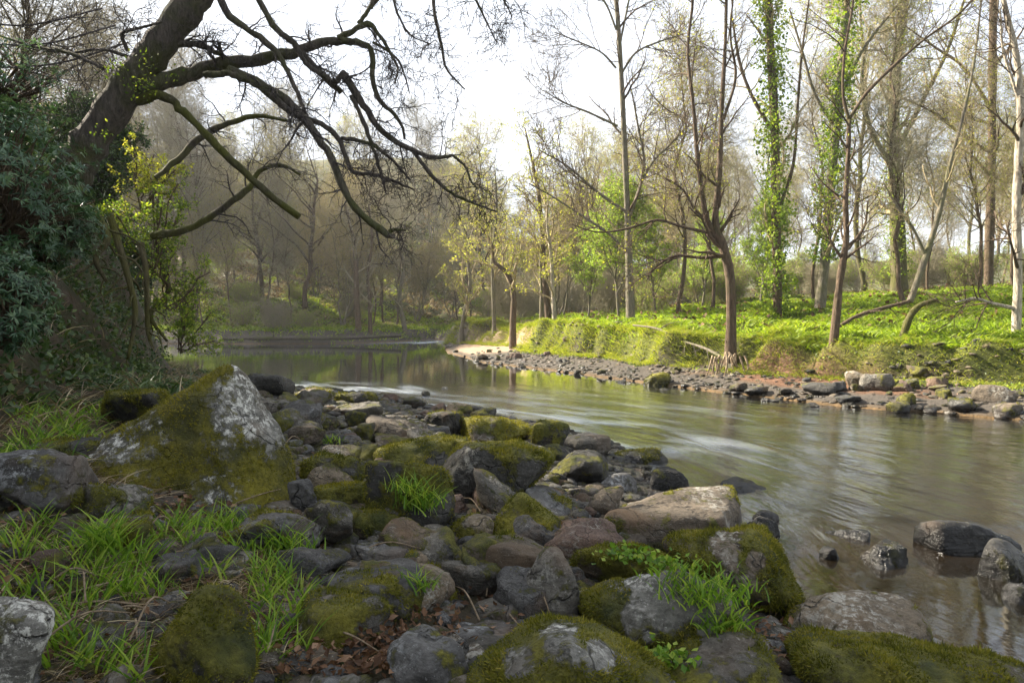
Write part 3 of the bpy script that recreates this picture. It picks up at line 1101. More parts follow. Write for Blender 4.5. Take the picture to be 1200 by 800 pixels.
hero_tree('slender_tree', 'slender pale bare tree rising behind the bright green bush', 24,
          ([(739, 378), (737, 300), (735, 245), (731, 150), (727, 70), (722, 0), (712, -90), (705, -190)], [6.5, 5, 4.5, 4, 3.5, 3.2, 2, 1]),
          [([(736, 250), (700, 225), (665, 195), (632, 176)], [2.4, 2, 1.5, .8]), ([(738, 300), (715, 275), (685, 255), (650, 232), (620, 215)], [2.2, 2, 1.6, 1.2, .8]),
           ([(733, 265), (748, 225), (755, 190), (748, 150), (740, 105)], [3, 2.4, 2, 1.6, 1]), ([(751, 215), (765, 190), (790, 165), (805, 150)], [2, 1.8, 1.2, .8]),
           ([(724, 148), (690, 132), (660, 120), (640, 108)], [1.8, 1.5, 1.2, .7]), ([(722, 80), (705, 62), (680, 50), (650, 38)], [1.5, 1.3, 1, .6]),
           ([(729, 85), (745, 62), (770, 50), (800, 40)], [1.8, 1.5, 1.2, .7]), ([(725, 60), (733, 20), (742, -20), (760, -70)], [1.8, 1.5, 1.2, .7]),
           ([(722, 35), (710, 5), (690, -20), (670, -50)], [1.6, 1.4, 1, .6])],
          B_GREY, B_BROWN, 31, (13, 7, 4), (1.4, 3.2), t0=0.35, trmin=0.006)
hero_tree('twisted_tree', 'dark twisted tree with pale ragged base at the river bank edge', 17,
          ([(856, 408), (857, 370), (855, 320), (846, 285), (838, 262), (843, 200), (846, 120), (850, 50), (852, -40), (856, -150)], [8.5, 7, 7, 6.5, 6, 4, 3.2, 2.6, 2, 1]),
          [([(848, 290), (828, 255), (818, 190), (813, 130), (806, 60), (812, 0), (815, -80)], [4.5, 4, 3.2, 2.8, 2.2, 1.8, 1]),
           ([(840, 275), (800, 266), (770, 258), (735, 268), (700, 272), (668, 262)], [2.6, 2.2, 2, 1.8, 1.2, .7]),
           ([(846, 300), (820, 302), (790, 300), (765, 316), (757, 330)], [2.8, 2.4, 2, 1.4, .8]),
           ([(842, 270), (815, 246), (800, 222), (778, 208)], [2.2, 2, 1.5, 1]),
           ([(848, 140), (862, 90), (856, 40), (862, -30)], [2.2, 2, 1.5, 1])],
          B_BROWN, B_BROWN, 32, (12, 7, 4), (1.0, 2.6), t0=0.3, nleaf=1200, leafmat=M_BUD, lsz=0.055)
hero_tree('ivy_tree', 'straight tall tree wrapped in bright green ivy, left of the two', 21.5,
          ([(911, 388), (911, 330), (909, 250), (908, 150), (903, 60), (900, -20), (898, -120), (900, -250)], [7, 6, 6.5, 6, 5.5, 5, 4, 2]),
          [([(915, 240), (930, 190), (935, 120), (940, 60), (948, 0)], [2.5, 2.2, 2, 1.6, 1.2]), ([(903, 150), (880, 110), (866, 70), (858, 20)], [3, 2.5, 2, 1.2])],
          B_BROWN, B_TWIGY, 33, (10, 6, 4), (0.9, 2.4), ivy=20000, ivyr=(0.10, 1.0), t0=0.3)
hero_tree('ivy_tree', 'leaning tree with ivy on its upper trunk, right of the two', 22.5,
          ([(958, 382), (963, 340), (968, 290), (972, 230), (980, 150), (986, 80), (992, 0), (1002, -100), (1012, -220)], [7.5, 7, 6.6, 6.2, 6, 5.5, 5, 4, 3]),
          [([(986, 110), (1010, 60), (1040, 20), (1075, -20)], [3, 2.5, 2, 1.3]), ([(979, 150), (955, 110), (940, 60), (925, 10)], [2.6, 2.2, 1.8, 1])],
          B_GREY, B_TWIGY, 34, (9, 5, 4), (1.2, 2.6), ivy=15000, ivyr=(0.3, 1.0), t0=0.3, nleaf=2500, leafmat=M_BUD)
hero_tree('young_tree', 'dark curving young tree leaning at the bank with a high fork', 14.8,
          ([(975, 420), (979, 380), (984, 330), (989, 300), (992, 275), (991, 235), (994, 180), (995, 140)], [6.5, 5.5, 5, 4.5, 4, 3.5, 3, 3]),
          [([(995, 142), (988, 110), (990, 60), (1000, 0), (1005, -80)], [2.6, 2.2, 2, 1.5, .8]), ([(995, 140), (1015, 110), (1050, 75), (1085, 45), (1120, 20), (1150, -10)], [2.6, 2.4, 2.2, 1.8, 1.4, .8]),
           ([(990, 290), (1003, 280), (1014, 262), (1017, 235)], [2.4, 2, 1.6, 1]), ([(988, 305), (975, 285), (968, 265)], [2, 1.6, 1])],
          B_BROWN, B_BROWN, 35, (9, 5, 4), (0.8, 2.2), t0=0.45, nleaf=500, leafmat=M_BUD, lsz=.05)
hero_tree('birch_tree', 'sunlit pale trunk at the right edge of the picture', 14.6,
          ([(1189, 430), (1191, 380), (1193, 320), (1191, 250), (1194, 180), (1196, 120), (1190, 60), (1178, 10), (1165, -60)], [6.5, 6, 5.5, 5.5, 5, 5, 4.2, 3.5, 2]),
          [([(1191, 362), (1165, 356), (1142, 350), (1120, 354)], [3, 2.6, 2.2, 1.4]), ([(1195, 120), (1185, 90), (1175, 55), (1172, 10)], [2, 1.8, 1.6, 1]),
           ([(1195, 150), (1215, 100), (1235, 40), (1250, -40)], [3, 2.6, 2, 1.2])],
          B_PALE, B_BROWN, 36, (12, 6, 4), (0.9, 2.2), t0=0.3)
hero_tree('brown_tree', 'straight brown trunk standing just left of the pale edge trunk', 27,
          ([(1158, 362), (1159, 300), (1162, 200), (1163, 100), (1164, 0), (1168, -120), (1170, -230)], [6, 5.6, 5.2, 5, 4.5, 4, 2]),
          [([(1163, 130), (1130, 80), (1095, 55), (1060, 30)], [2.4, 2, 1.6, 1]), ([(1162, 180), (1130, 160), (1090, 130), (1050, 112)], [2.2, 2, 1.5, .9])],
          B_BROWN, B_BROWN, 37, (9, 6, 4), (1.4, 3.0), t0=0.35, trmin=.005)
hero_tree('mossy_tree', 'thick mossy trunk in the wood left of the brown trunk', 31,
          ([(1054, 352), (1053, 300), (1050, 230), (1047, 160), (1050, 80), (1060, 0), (1068, -100), (1070, -200)], [11, 10, 9, 8.5, 7, 6, 4, 2]),
          [([(1049, 180), (1080, 120), (1110, 60), (1130, 0)], [3.6, 3, 2.4, 1.5]), ([(1049, 200), (1020, 150), (1010, 90), (1020, 30)], [3.6, 3, 2.4, 1.5])],
          B_MOSSY, B_TWIGY, 38, (10, 6, 4), (1.5, 3.2), ivy=5000, ivyr=(0.2, 0.7), t0=0.3, trmin=.006, nleaf=3000, leafmat=M_BUD, lsz=.08)
hero_tree('leaning_tree', 'thin pale tree leaning right above the broken mossy stump', 18.5,
          ([(1066, 354), (1080, 315), (1094, 272), (1104, 235), (1114, 190), (1130, 130), (1142, 70), (1150, 0)], [4.5, 4.2, 3.8, 3.2, 2.6, 2, 1.6, 1]),
          [([(1085, 300), (1070, 268), (1050, 240), (1036, 215)], [2.5, 2.2, 1.6, 1])], B_GREY, B_TWIGY, 39, (8, 5, 4), (0.8, 1.8), t0=0.35, base_extra=False)
# stand of thin trees in the middle
for k, (pp, rr, Y, lb, bk) in enumerate([
    ([(643, 381), (639, 330), (635, 270), (631, 225), (624, 190), (615, 150)], [5, 4, 3.2, 2.6, 2, 1], 29, 'slim dark tree, thickest of the thin stand in the middle', B_BROWN),
    ([(650, 379), (648, 340), (646, 300), (641, 255), (645, 205)], [3.5, 3, 2.6, 2, 1], 28, 'slim sunlit tree in the thin stand, right beside the dark one', B_PALE),
    ([(634, 378), (635, 340), (634, 300), (640, 250), (637, 215)], [3, 2.6, 2.2, 1.8, 1], 30, 'slim brown tree on the left of the thin stand in the middle', B_GREY),
    ([(601, 378), (602, 350), (598, 328), (590, 316), (578, 305), (576, 285), (560, 262)], [4.5, 4, 3.6, 3, 2.4, 1.8, 1], 30, 'crooked dark tree bending left behind the point', B_BROWN),
    ([(541, 387), (546, 360), (551, 330), (548, 300), (556, 262)], [3.6, 3.2, 2.8, 2, 1], 37, 'small leaning tree at the tip of the point', B_GREY),
    ([(579, 381), (578, 340), (577, 300), (582, 250), (580, 200)], [3, 2.8, 2.4, 2, 1], 35, 'thin upright grey tree between the crooked and the leaning one', B_GREY),
    ([(420, 385), (418, 350), (417, 310), (414, 280), (405, 240)], [4.5, 4, 3.4, 2.6, 1.4], 46, 'dark upright tree behind the far shore of the pool', B_BROWN),
    ([(434, 385), (433, 350), (431, 320), (436, 280), (432, 240)], [3, 2.8, 2.4, 2, 1], 46.5, 'slimmer tree right of the dark one on the far shore', B_BROWN),
    ([(474, 383), (468, 350), (473, 315), (470, 290), (476, 255)], [3.6, 3.2, 2.8, 2, 1], 50, 'forked grey tree on the far shore nearest the point', B_GREY),
]):
    hero_tree('slim_tree', lb, Y, (pp, rr), [], bk, B_TWIGY if Y < 40 else B_TWIG, 50 + k, (12, 6, 5), (1.6, 3.2), t0=0.3, nleaf=(1500 if Y < 40 else 0), leafmat=M_BUD, lsz=.08, trmin=0.007)

# bright leafing bushes on the bank
for (px, Y, s, kd, lb) in [(728, 25.5, 0.60, 'green', 'bright green leafing small tree beside the slender pale tree'), (770, 27, 0.5, 'green', 'second green leafing small tree right of the bright one'),
                           (820, 30, 0.5, 'green', 'green leafing small tree behind the dark twisted tree'), (690, 29, .5, 'green', 'green leafing small tree left of the slender pale tree'),
                           (890, 27, .5, 'green', 'green leafing small tree behind the ivy trunk')]:
    p = at(px, 375, Y)
    plant(kd, p[0], Y, s, lb)

for k_, o_ in PR.items():
    if k_ not in used:
        for ch in list(o_.children):
            bpy.data.objects.remove(ch)
        bpy.data.objects.remove(o_)

# mossy stump and dead wood
def log(name, label, pts, Y, rpx, bark, cat='log', twigs=0, seed=1):
    P, Rr = px_path(pts, Y, rpx)
    p, r = spline(P, Rr, 24)
    P0, R0 = p[None], knobbly(p[None], r[None], 0.25, 4)
    o = build(name, [tubes(P0, R0, 10)], bark)
    tag(o, label, cat)
    if twigs:
        rng = np.random.RandomState(seed)
        Pa, Ra = spawn(P0, R0, twigs, (0.3, 0.9), (30, 70), (0.2, 1), 4, 0.2, 0, 0.4, 0.004, rng)
        Pb, Rb = spawn(Pa, Ra, 3, (0.1, 0.4), (30, 70), (0.2, 1), 3, 0.2, 0, 0.5, 0.003, rng)
        build('twigs', [tubes(Pa, Ra, 4), tubes(Pb, Rb, 3)], bark, o)
    return o


log('tree_stump', 'broken mossy stump leaning right out of the bank', [(1052, 418), (1058, 395), (1066, 372), (1078, 358), (1098, 351)], 15.5, [6.5, 5.5, 4.8, 4.2, 3], B_MOSSY, 'stump')
log('fallen_branch', 'long bare branch resting from the young tree to the leaning tree', [(984, 382), (1005, 370), (1035, 361), (1066, 353)], 17.5, [3.0, 2.6, 2.8, 3.0], B_BROWN, 'branch', 5)
log('fallen_branch', 'dead fallen branch sloping down the bank toward the twisted tree', [(742, 381, 3), (770, 385, 2), (796, 398, 1.2), (826, 408, .3), (850, 421, -.4), (872, 434, -1)], 17.5, [1.3, 1.6, 2.0, 1.8, 2.1, 1.2], B_GREY, 'branch', 16)
log('fallen_log', 'dark log lying along the far shore of the pool', [(262, 397), (330, 396), (400, 396), (470, 393)], 43.5, [3, 3, 3, 2.4], B_OAK, 'log', 4)
rng = np.random.RandomState(5)
b = at(852, 418, 16.4)
rt = []
for k in range(18):
    a = np.array([b[0] + rng.uniform(-0.42, 0.30), b[1] + rng.uniform(-0.45, 0.1), b[2] + rng.uniform(-0.05, 0.12)])
    e = a + np.array([rng.uniform(-0.25, 0.2), rng.uniform(-0.35, -0.1), -rng.uniform(0.35, 0.8)])
    m_ = (a + e) / 2 + rng.normal(size=3) * 0.07
    q, r = spline([a, m_, e], [0.028, 0.02, 0.008], 9)
    rt.append(tubes(q[None], r[None], 5))
tag(build('exposed_roots', rt, B_DEAD), 'pale ragged roots hanging under the dark twisted tree', 'roots')

#@@SPLIT@@
# ------------------------------------------------------------------ the big oak leaning over the river
OY = 9.0
oak_base = at(60, 235, OY)
oak_org = np.array([oak_base[0], oak_base[1], oak_base[2]])
oak = thing('oak_tree', 'huge dark leaning oak with gnarled bare limbs over the water', 'tree', oak_org)
OR = np.random.RandomState(77)


def oak_limb(pts, rpx, name='limb', sides=9, mat=B_OAK, n=28, zig=0.05):
    P, Rr = px_path(pts, OY, [k * (0.88 if name == 'limb' else 1) for k in rpx])
    q, r = spline(P, Rr, n)
    jit = OR.normal(size=q.shape) * zig * 0.36 * np.minimum(1, r[:, None] * 14)
    jit[0] = 0
    q = q + jit * 0.6
    P0, R0 = q[None], knobbly(q[None], r[None], 0.22, 6)
    build(name, [tubes(P0, R0, sides)], mat, oak, rel=oak_org)
    return P0, R0


oak_limb([(48, 262), (80, 208), (103, 172), (130, 132), (155, 95), (180, 62), (208, 25), (232, -8), (262, -50), (300, -110)],
         [38, 27, 25, 24, 23, 21.5, 20.5, 20, 18, 14], 'trunk', 16, zig=0.03, n=40)
limbs = [
    ([(168, 104), (190, 96), (215, 88), (255, 76), (300, 70), (345, 60), (385, 49), (402, 47)], [12, 13, 12, 11, 10, 8.5, 7, 6]),
    ([(400, 47), (418, 50), (433, 56), (437, 75), (438, 98), (447, 120), (463, 135), (472, 150), (474, 163)], [6, 5.5, 5, 4.5, 4, 3.6, 3, 2.6, 2]),
    ([(396, 45), (415, 36), (430, 28), (442, 38), (455, 58), (466, 80), (462, 98)], [5, 4.6, 4.4, 3.2, 2.6, 2, 1.2]),
    ([(268, 82), (300, 96), (335, 118), (352, 134), (372, 160), (388, 185), (402, 222), (425, 252), (450, 272), (462, 277)], [8, 7.5, 7, 7.5, 7, 6, 6, 5.5, 6, 3.5]),
    ([(452, 275), (462, 269), (476, 270)], [4, 3, 1.6]),
    ([(240, 88), (272, 88), (306, 103), (335, 127), (352, 138)], [5.5, 5.5, 5.5, 5.5, 5]),
    ([(246, -25), (268, 16), (292, 36), (318, 55), (334, 78), (350, 112), (358, 134)], [6, 5.5, 5.5, 5, 4, 3.5, 3]),
    ([(285, -40), (306, 5), (325, 35), (345, 52), (365, 74), (385, 95), (400, 108)], [6, 5, 4.8, 5, 5, 5, 4.5]),
    ([(400, 86), (412, 100), (425, 122), (440, 145), (458, 162), (482, 175), (505, 184), (520, 184), (530, 182)], [7, 6.5, 5.5, 4.8, 4.6, 4, 3.6, 3, 2.5]),
    ([(482, 174), (498, 196), (515, 215), (532, 228), (555, 238), (582, 248)], [3.4, 3.2, 2.8, 2.6, 2, 1.4]),
    ([(530, 182), (545, 195), (552, 212), (560, 222)], [2.2, 2, 1.6, 1]),
    ([(345, 52), (360, 76), (378, 88), (392, 96), (400, 88)], [4.2, 4, 4, 4.5, 4.5]),
    ([(356, 138), (385, 150), (402, 172), (412, 200), (438, 205), (460, 212), (485, 222)], [5, 4.5, 4.2, 3.5, 3, 2.4, 1.5]),
    ([(412, 112), (425, 140), (436, 170), (446, 200), (452, 225)], [4, 3.6, 3, 2.4, 1.4]),
    ([(400, 162), (420, 165), (440, 172), (462, 190), (480, 210)], [3.4, 3.2, 3, 2.4, 1.4]),
    ([(505, -60), (508, 0), (512, 30), (518, 55), (522, 78), (532, 92), (545, 105)], [3.5, 3, 2.8, 2.4, 2, 1.6, 1]),
    ([(437, 50), (452, 58), (466, 70), (474, 88), (480, 110)], [2.4, 2.2, 1.8, 1.4, .8]),
    ([(434, 10), (448, -10), (470, -30), (520, -50), (560, -60), (600, -50)], [4, 4, 4, 4, 3.4, 2]),
    ([(420, 28), (434, 8), (440, -20), (436, -60)], [3.6, 3.2, 2.8, 2.4]),
    ([(536, -56), (548, -20), (560, 5), (572, 30), (582, 50)], [2.6, 2.2, 1.8, 1.4, 1]),
    ([(470, -30), (462, 0), (470, 25), (482, 42), (505, 52)], [2.4, 2, 1.8, 1.4, .8]),
    ([(560, -60), (572, -25), (590, 0), (600, 20)], [2.4, 2, 1.5, 1]),
    ([(188, 56), (212, 52), (236, 54), (262, 66)], [6, 5.5, 5, 4]),
    ([(150, 60), (143, 40), (160, 34), (190, 26)], [3.5, 3, 2.5, 1.5]),
    ([(50, 60), (85, 62), (120, 58), (160, 70)], [1.2, 1.8, 2.2, 3]),
    ([(0, 42), (40, 55), (80, 62), (120, 80)], [1.5, 2.2, 2.5, 3]),
]
LP_, LR_ = [], []
for a_, b_ in limbs:
    dq = OR.uniform(-0.5, 0.7)
    dd = np.linspace(0, dq, len(a_)) if a_[0][0] < 330 else np.full(len(a_), 0.15)
    q_, r_ = oak_limb([(p[0], p[1], d) for p, d in zip(a_, dd)], b_)
    LP_.append(q_)
    LR_.append(r_)
oak_limb([(160, 118), (182, 112), (200, 116), (215, 132), (235, 152), (262, 178), (290, 204), (320, 232), (351, 253)], [9, 8, 7, 6.2, 6, 6, 5.8, 5.6, 5], 'limb', 9, B_OAKM)
for a_, b_ in [([(182, 208, .6), (205, 190, .8), (230, 165, 1), (262, 147, 1.2), (300, 136, 1.4), (340, 142, 1.4)], [4, 5, 5.5, 5, 4, 2]),
               ([(178, 276, 1.2), (205, 272, 1.2), (235, 262, 1.2), (262, 242, 1.2), (290, 222, 1.3), (305, 200, 1.4), (330, 194, 1.4), (352, 205, 1.5)], [6, 6, 5.5, 5.5, 5, 4, 3, 2])]:
    q_, r_ = oak_limb(a_, b_, 'limb', 8, B_OAKM)
    LP_.append(q_)
    LR_.append(r_)
PP, RP = np.concatenate(LP_), np.concatenate(LR_)
Pa, Ra = spawn(PP, RP, 9, (0.30, 0.95), (35, 80), (0.25, 1.0), 7, 0.24, -0.06, 0.32, 0.0048, OR, lt=0.3)
Pb, Rb = spawn(Pa, Ra, 6, (0.15, 0.48), (35, 80), (0.2, 1.0), 5, 0.36, -0.06, 0.6, 0.004, OR, lt=0.2)
Pc, Rc = spawn(Pb, Rb, 4, (0.06, 0.20), (35, 80), (0.3, 1.0), 3, 0.35, -0.03, 0.7, 0.003, OR, lt=0.2)
build('twigs', [tubes(Pa, Ra, 5), tubes(Pb, Rb, 4), tubes(Pc, Rc, 3)], B_OAKT, oak, rel=oak_org)
# leafy sprouts on the oak trunk
c = np.array([at(px, py, OY - 0.35) for px, py in [(168, 108), (172, 95), (205, 84), (128, 82), (140, 78), (172, 70), (122, 155), (160, 100)]])
pts = c[OR.randint(0, len(c), 190)] + OR.normal(size=(190, 3)) * 0.07
build('sprouts', [cards(pts, 0.045, OR)], M_IVY, oak, smooth=False, rel=oak_org)
# twiggy tangle left above the trunk
PT = np.array([spline([at(-60 + 25 * k, 20 + 30 * k, 8.2), at(30 + 20 * k, 30 + 22 * k, 8.8), at(120 + 15 * k, 10 + 20 * k, 9.6)], [.02] * 3, 10)[0] for k in range(3)])
RT = np.full(PT.shape[:2], 0.012)
Pd, Rd = spawn(PT, RT, 10, (0.5, 1.2), (30, 80), (0.05, 1), 6, .3, 0, .6, .006, OR)
Pe, Re = spawn(Pd, Rd, 5, (0.2, 0.6), (30, 80), (0.05, 1), 4, .3, 0, .6, .004, OR)
build('twigs', [tubes(PT, RT, 5), tubes(Pd, Rd, 4), tubes(Pe, Re, 3)], B_OAKT, oak, rel=oak_org)


# ------------------------------------------------------------------ rhododendrons on the left
def rhodo(label, centre, radii, nros, seed, leaf=0.10, mat=M_RHODO, droop=0.25):
    rng = np.random.RandomState(seed)
    root = thing('rhododendron', label, 'bush', centre)
    d = norm(rng.normal(size=(nros, 3)))
    rr = rng.uniform(0.45, 1.0, nros) ** 0.5
    lump = 1 + 0.28 * noise3(d * 2.4 + seed)
    keep = noise3(d * 3.2 + seed * 3) + 0.25 * noise3(d * 9 + seed) > -0.16
    d, rr, lump = d[keep], rr[keep], lump[keep]
    nros = len(d)
    c = d * (rr * lump)[:, None] * np.array(radii)
    # rosettes of long leaves
    k = 8
    cc = np.repeat(c, k, 0)
    ax = np.repeat(norm(d + np.array([0, 0, 0.7]) + 0.4 * rng.normal(size=d.shape)), k, 0)
    t = norm(rng.normal(size=cc.shape))
    t = norm(t - (t * ax).sum(1, keepdims=True) * ax)
    D = norm(t + ax * rng.uniform(-0.25, 0.5, (len(cc), 1)) + np.array([0, 0, -droop * 0.4]))
    S_ = norm(np.cross(D, ax))
    L = leaf * rng.uniform(0.7, 1.3, (len(cc), 1))
    D2 = norm(D + np.array([0, 0, -droop]))
    w_ = L * 0.11
    a0 = cc
    m1 = cc + D * L * 0.45
    e = m1 + D2 * L * 0.55
    V = np.stack([a0, m1 + S_ * w_, e, m1 - S_ * w_], 1).reshape(-1, 3)
    F = np.arange(len(cc) * 4).reshape(-1, 4)
    rn = np.repeat(np.clip(np.repeat(rng.uniform(0, 1, nros), k) + rng.normal(size=len(cc)) * 0.1, 0, 1), 4)
    build('foliage', [(V, F, None, {'rnd': rn})], mat, root, smooth=False)
    # stems from the base out to rosettes
    ns = min(nros, 260)
    st = np.empty((ns, 6, 3))
    b0 = np.array([0, 0, -radii[2] * 0.9])
    for j in range(6):
        f = j / 5
        st[:, j] = b0 * (1 - f) ** 1.5 + c[:ns] * f + rng.normal(size=(ns, 3)) * 0.03 * (0 < j < 5)
    build('stems', [tubes(st, np.linspace(0.014, 0.004, 6)[None].repeat(ns, 0), 4)], B_BROWN, root)
    return root


for (px, py, Y, rad, nr, sd_, lf, lb) in [
    (-15, 215, 5.6, (0.80, 0.7, 0.75), 2200, 1, 0.062, 'large dark rhododendron bush overhanging the bank at the left edge'),
    (48, 262, 6.6, (0.52, 0.5, 0.42), 1900, 2, 0.058, 'bluish glossy rhododendron bush just under the leaning oak trunk'),
    (2, 350, 4.6, (0.30, 0.3, 0.36), 1000, 3, 0.055, 'low glossy rhododendron bush at the left edge near the grass'),
    (-20, 95, 8.6, (1.0, 0.8, 0.7), 700, 4, 0.075, 'high dark rhododendron bush in the top left corner'),
]:
    rhodo(lb, at(px, py, Y), rad, nr, sd_, lf)
# leafy hawthorn with fresh leaves right of the oak foot
for (px, py, Y, rad, nr, sd_, lb) in [(178, 262, 10.6, (0.50, 0.45, 0.75), 700, 6, 'fresh green leafy shrub on the bank below the oak trunk'),
                                      (165, 215, 11, (0.55, 0.4, 0.5), 500, 7, 'yellow-green leafy shrub right behind the oak trunk'),
                                      (195, 320, 11.0, (0.55, 0.5, 0.6), 600, 8, 'small green shrub on the bank edge above the dark water'),
                                      (210, 385, 13.0, (0.6, 0.5, 0.45), 600, 10, 'low green shrub at the foot of the bank beside the water')]:
    rng = np.random.RandomState(sd_)
    ctr = at(px, py, Y)
    root = thing('leafy_shrub', lb, 'shrub', ctr)
    P0 = np.zeros((7, 5, 3))
    for j in range(7):
        e = norm(rng.normal(size=3) + np.array([0, 0, .8])) * np.array(rad) * 1.2
        for q in range(5):
            P0[j, q] = np.array([0, 0, -rad[2]]) * (1 - q / 4) + e * q / 4 + rng.normal(size=3) * .03
    R0 = np.full((7, 5), .012)
    P1, R1 = spawn(P0, R0, 8, (0.3, 0.6), (30, 70), (0.2, 1), 5, .2, .05, .5, .004, rng)
    P2, R2 = spawn(P1, R1, 5, (0.1, 0.3), (30, 70), (0.2, 1), 4, .2, .05, .5, .003, rng)
    build('stems', [tubes(P0, R0, 5), tubes(P1, R1, 4), tubes(P2, R2, 3)], B_BROWN, root)
    build('foliage', [cards(along(P2, nr * 4, rng, 0.02), 0.045, rng)], M_IVY if sd_ != 7 else M_BUD, root, smooth=False)


# ------------------------------------------------------------------ scatter helpers on the ground
def area_pts(n, xr, yr, ok=None, rng=rs):
    x = rng.uniform(xr[0], xr[1], n)
    y = rng.uniform(yr[0], yr[1], n)
    if ok is not None:
        m = ok(x, y)
        x, y = x[m], y[m]
    return np.stack([x, y, height(x, y)], 1)


def cliff_cd(x, y):
    cd, cs, _ = seg_dist(x, y, CLIFF)
    return np.where(cs > 0, cd, -cd)


# undergrowth and roots on the dark left bank
rng = np.random.RandomState(21)
p = area_pts(120000, (-20, -3.4), (3.5, 27), lambda x, y: (cliff_cd(x, y) > 0.0) & (cliff_cd(x, y) < 6) & (noise3(np.stack([x * .9, y * .9, x * 0], 1)) > -0.35), rng)
p[:, 2] += rng.uniform(0, 0.22, len(p)) ** 1.0
p[:, :2] += rng.normal(size=(len(p), 2)) * 0.1
tag(build('undergrowth', [cards(p, 0.075, rng, 0.6, 0.7)], M_EVER, smooth=False), 'dark ivy and fern undergrowth over the steep left bank', 'undergrowth', kind='stuff')
p = area_pts(26000, (-13, -3.2), (3.5, 20), lambda x, y: (cliff_cd(x, y) > -1.4) & (cliff_cd(x, y) < 4) & (noise3(np.stack([x * .8 + 5, y * .8, x * 0], 1)) > 0.05), rng)
tag(build('ferns', [blades(p, 0.24, 0.022, rng, 0.9, 3)], M_EVER), 'green fern fronds and grass on the left bank', 'ferns', kind='stuff')
p = area_pts(5200, (-13, -3.0), (3.5, 20), lambda x, y: (cliff_cd(x, y) > -1.2) & (cliff_cd(x, y) < 3), rng)
tag(build('dry_bracken', [blades(p, 0.38, 0.010, rng, 1.1, 4)], M_STRAW), 'dry brown bracken and dead stalks on the left bank', 'bracken', kind='stuff')
for k, (px0, py0, px1, py1, Y) in enumerate([(128, 250, 150, 420, 9.0), (165, 285, 178, 405, 10.2), (182, 300, 196, 400, 11), (105, 240, 125, 330, 8.4)]):
    a, e = at(px0, py0, Y), at(px1, py1, Y)
    q, r = spline([a, a * 0.6 + e * 0.4 + rng.normal(size=3) * 0.1, a * 0.3 + e * 0.7 + rng.normal(size=3) * 0.1, e], [0.05, 0.04, 0.035, 0.02], 18)
    P0, R0 = q[None], r[None]
    P1, R1 = spawn(P0, R0, 9, (0.3, 0.8), (25, 70), (0.1, 1), 6, 0.3, -0.12, 0.5, 0.007, rng)
    o = build('hanging_root', [tubes(P0, R0, 8), tubes(P1, R1, 5)], B_MOSSY)
    tag(o, ['thick mossy root hanging left down the bank below the oak', 'mossy root hanging on the bank below the green shrub', 'mossy root nearest the dark water on the left bank', 'root hanging beside the bluish rhododendron'][k], 'root')

#@@SPLIT@@
# ------------------------------------------------------------------ rocks
_ico = {}


def ico(sub):
    if sub not in _ico:
        bm = bmesh.new()
        bmesh.ops.create_icosphere(bm, subdivisions=sub, radius=1.0)
        V = np.array([v.co[:] for v in bm.verts])
        F = np.array([[v.index for v in f.verts] for f in bm.faces])
        bm.free()
        _ico[sub] = (norm(V), F)
    return _ico[sub]


def rock_geo(dims, seed, q=9, sub=5, planes=None, rough=0.05, moss=0.5, mossdir=(0, 0, 1), npl=14, absolute=False):
    """angular (big q) or rounded (small q) stone, local z=0 at its middle"""
    rng = np.random.RandomState(seed)
    D, F = ico(sub)
    if planes is None and npl == 14 and q > 12:
        npl = 11
    if planes is None:
        pn = norm(rng.normal(size=(npl, 3)))
        pd = rng.uniform(0.62, 1.0, npl)
        pn = np.vstack([pn, [[0, 0, 1], [0, 0, -1]]])
        pd = np.append(pd, [rng.uniform(.65, .9), .8])
    else:
        pn = norm(np.array([p[:3] for p in planes], float))
        pd = np.array([p[3] for p in planes], float)
    c = np.maximum(D @ pn.T, 0) / pd[None]
    base = (c ** q).sum(1) + (0.35 ** q if not absolute else 0)
    r = np.minimum(base ** (-1.0 / q), 1.6)
    P = D * r[:, None]
    lo, hi = P.min(0), P.max(0)
    if absolute:
        dims = tuple(hi - lo)
    else:
        P = (P - (lo + hi) / 2) / (hi - lo) * np.array(dims)
    sz = float(np.mean(dims))
    nn_ = norm(D / np.array(dims))
    off = rng.uniform(-50, 50, 3)
    f1 = fbm(P / sz * 2.0 + off, 5, 0.55)
    f2 = 1 - np.abs(fbm(P / sz * 3.1 + off + 9, 4, 0.55)) * 2
    P = P + nn_ * (f1 * rough * 1.0 + (f2 - 0.5) * rough * 0.35)[:, None] * sz
    # normals
    tri = P[F]
    fn = np.cross(tri[:, 1] - tri[:, 0], tri[:, 2] - tri[:, 0])
    vn = np.zeros_like(P)
    for j in range(3):
        np.add.at(vn, F[:, j], fn)
    vn = norm(vn)
    md = norm(np.array(mossdir, float))
    up = vn @ md
    mn = fbm(P * (1.6 / max(sz, .25)) + off * 0.7, 4, 0.6)
    ms = np.clip((up * 0.5 + 0.5) * 0.55 + mn * 0.80 + (moss - 0.46) * 1.25, 0, 1)
    return P, F, vn, ms, fn


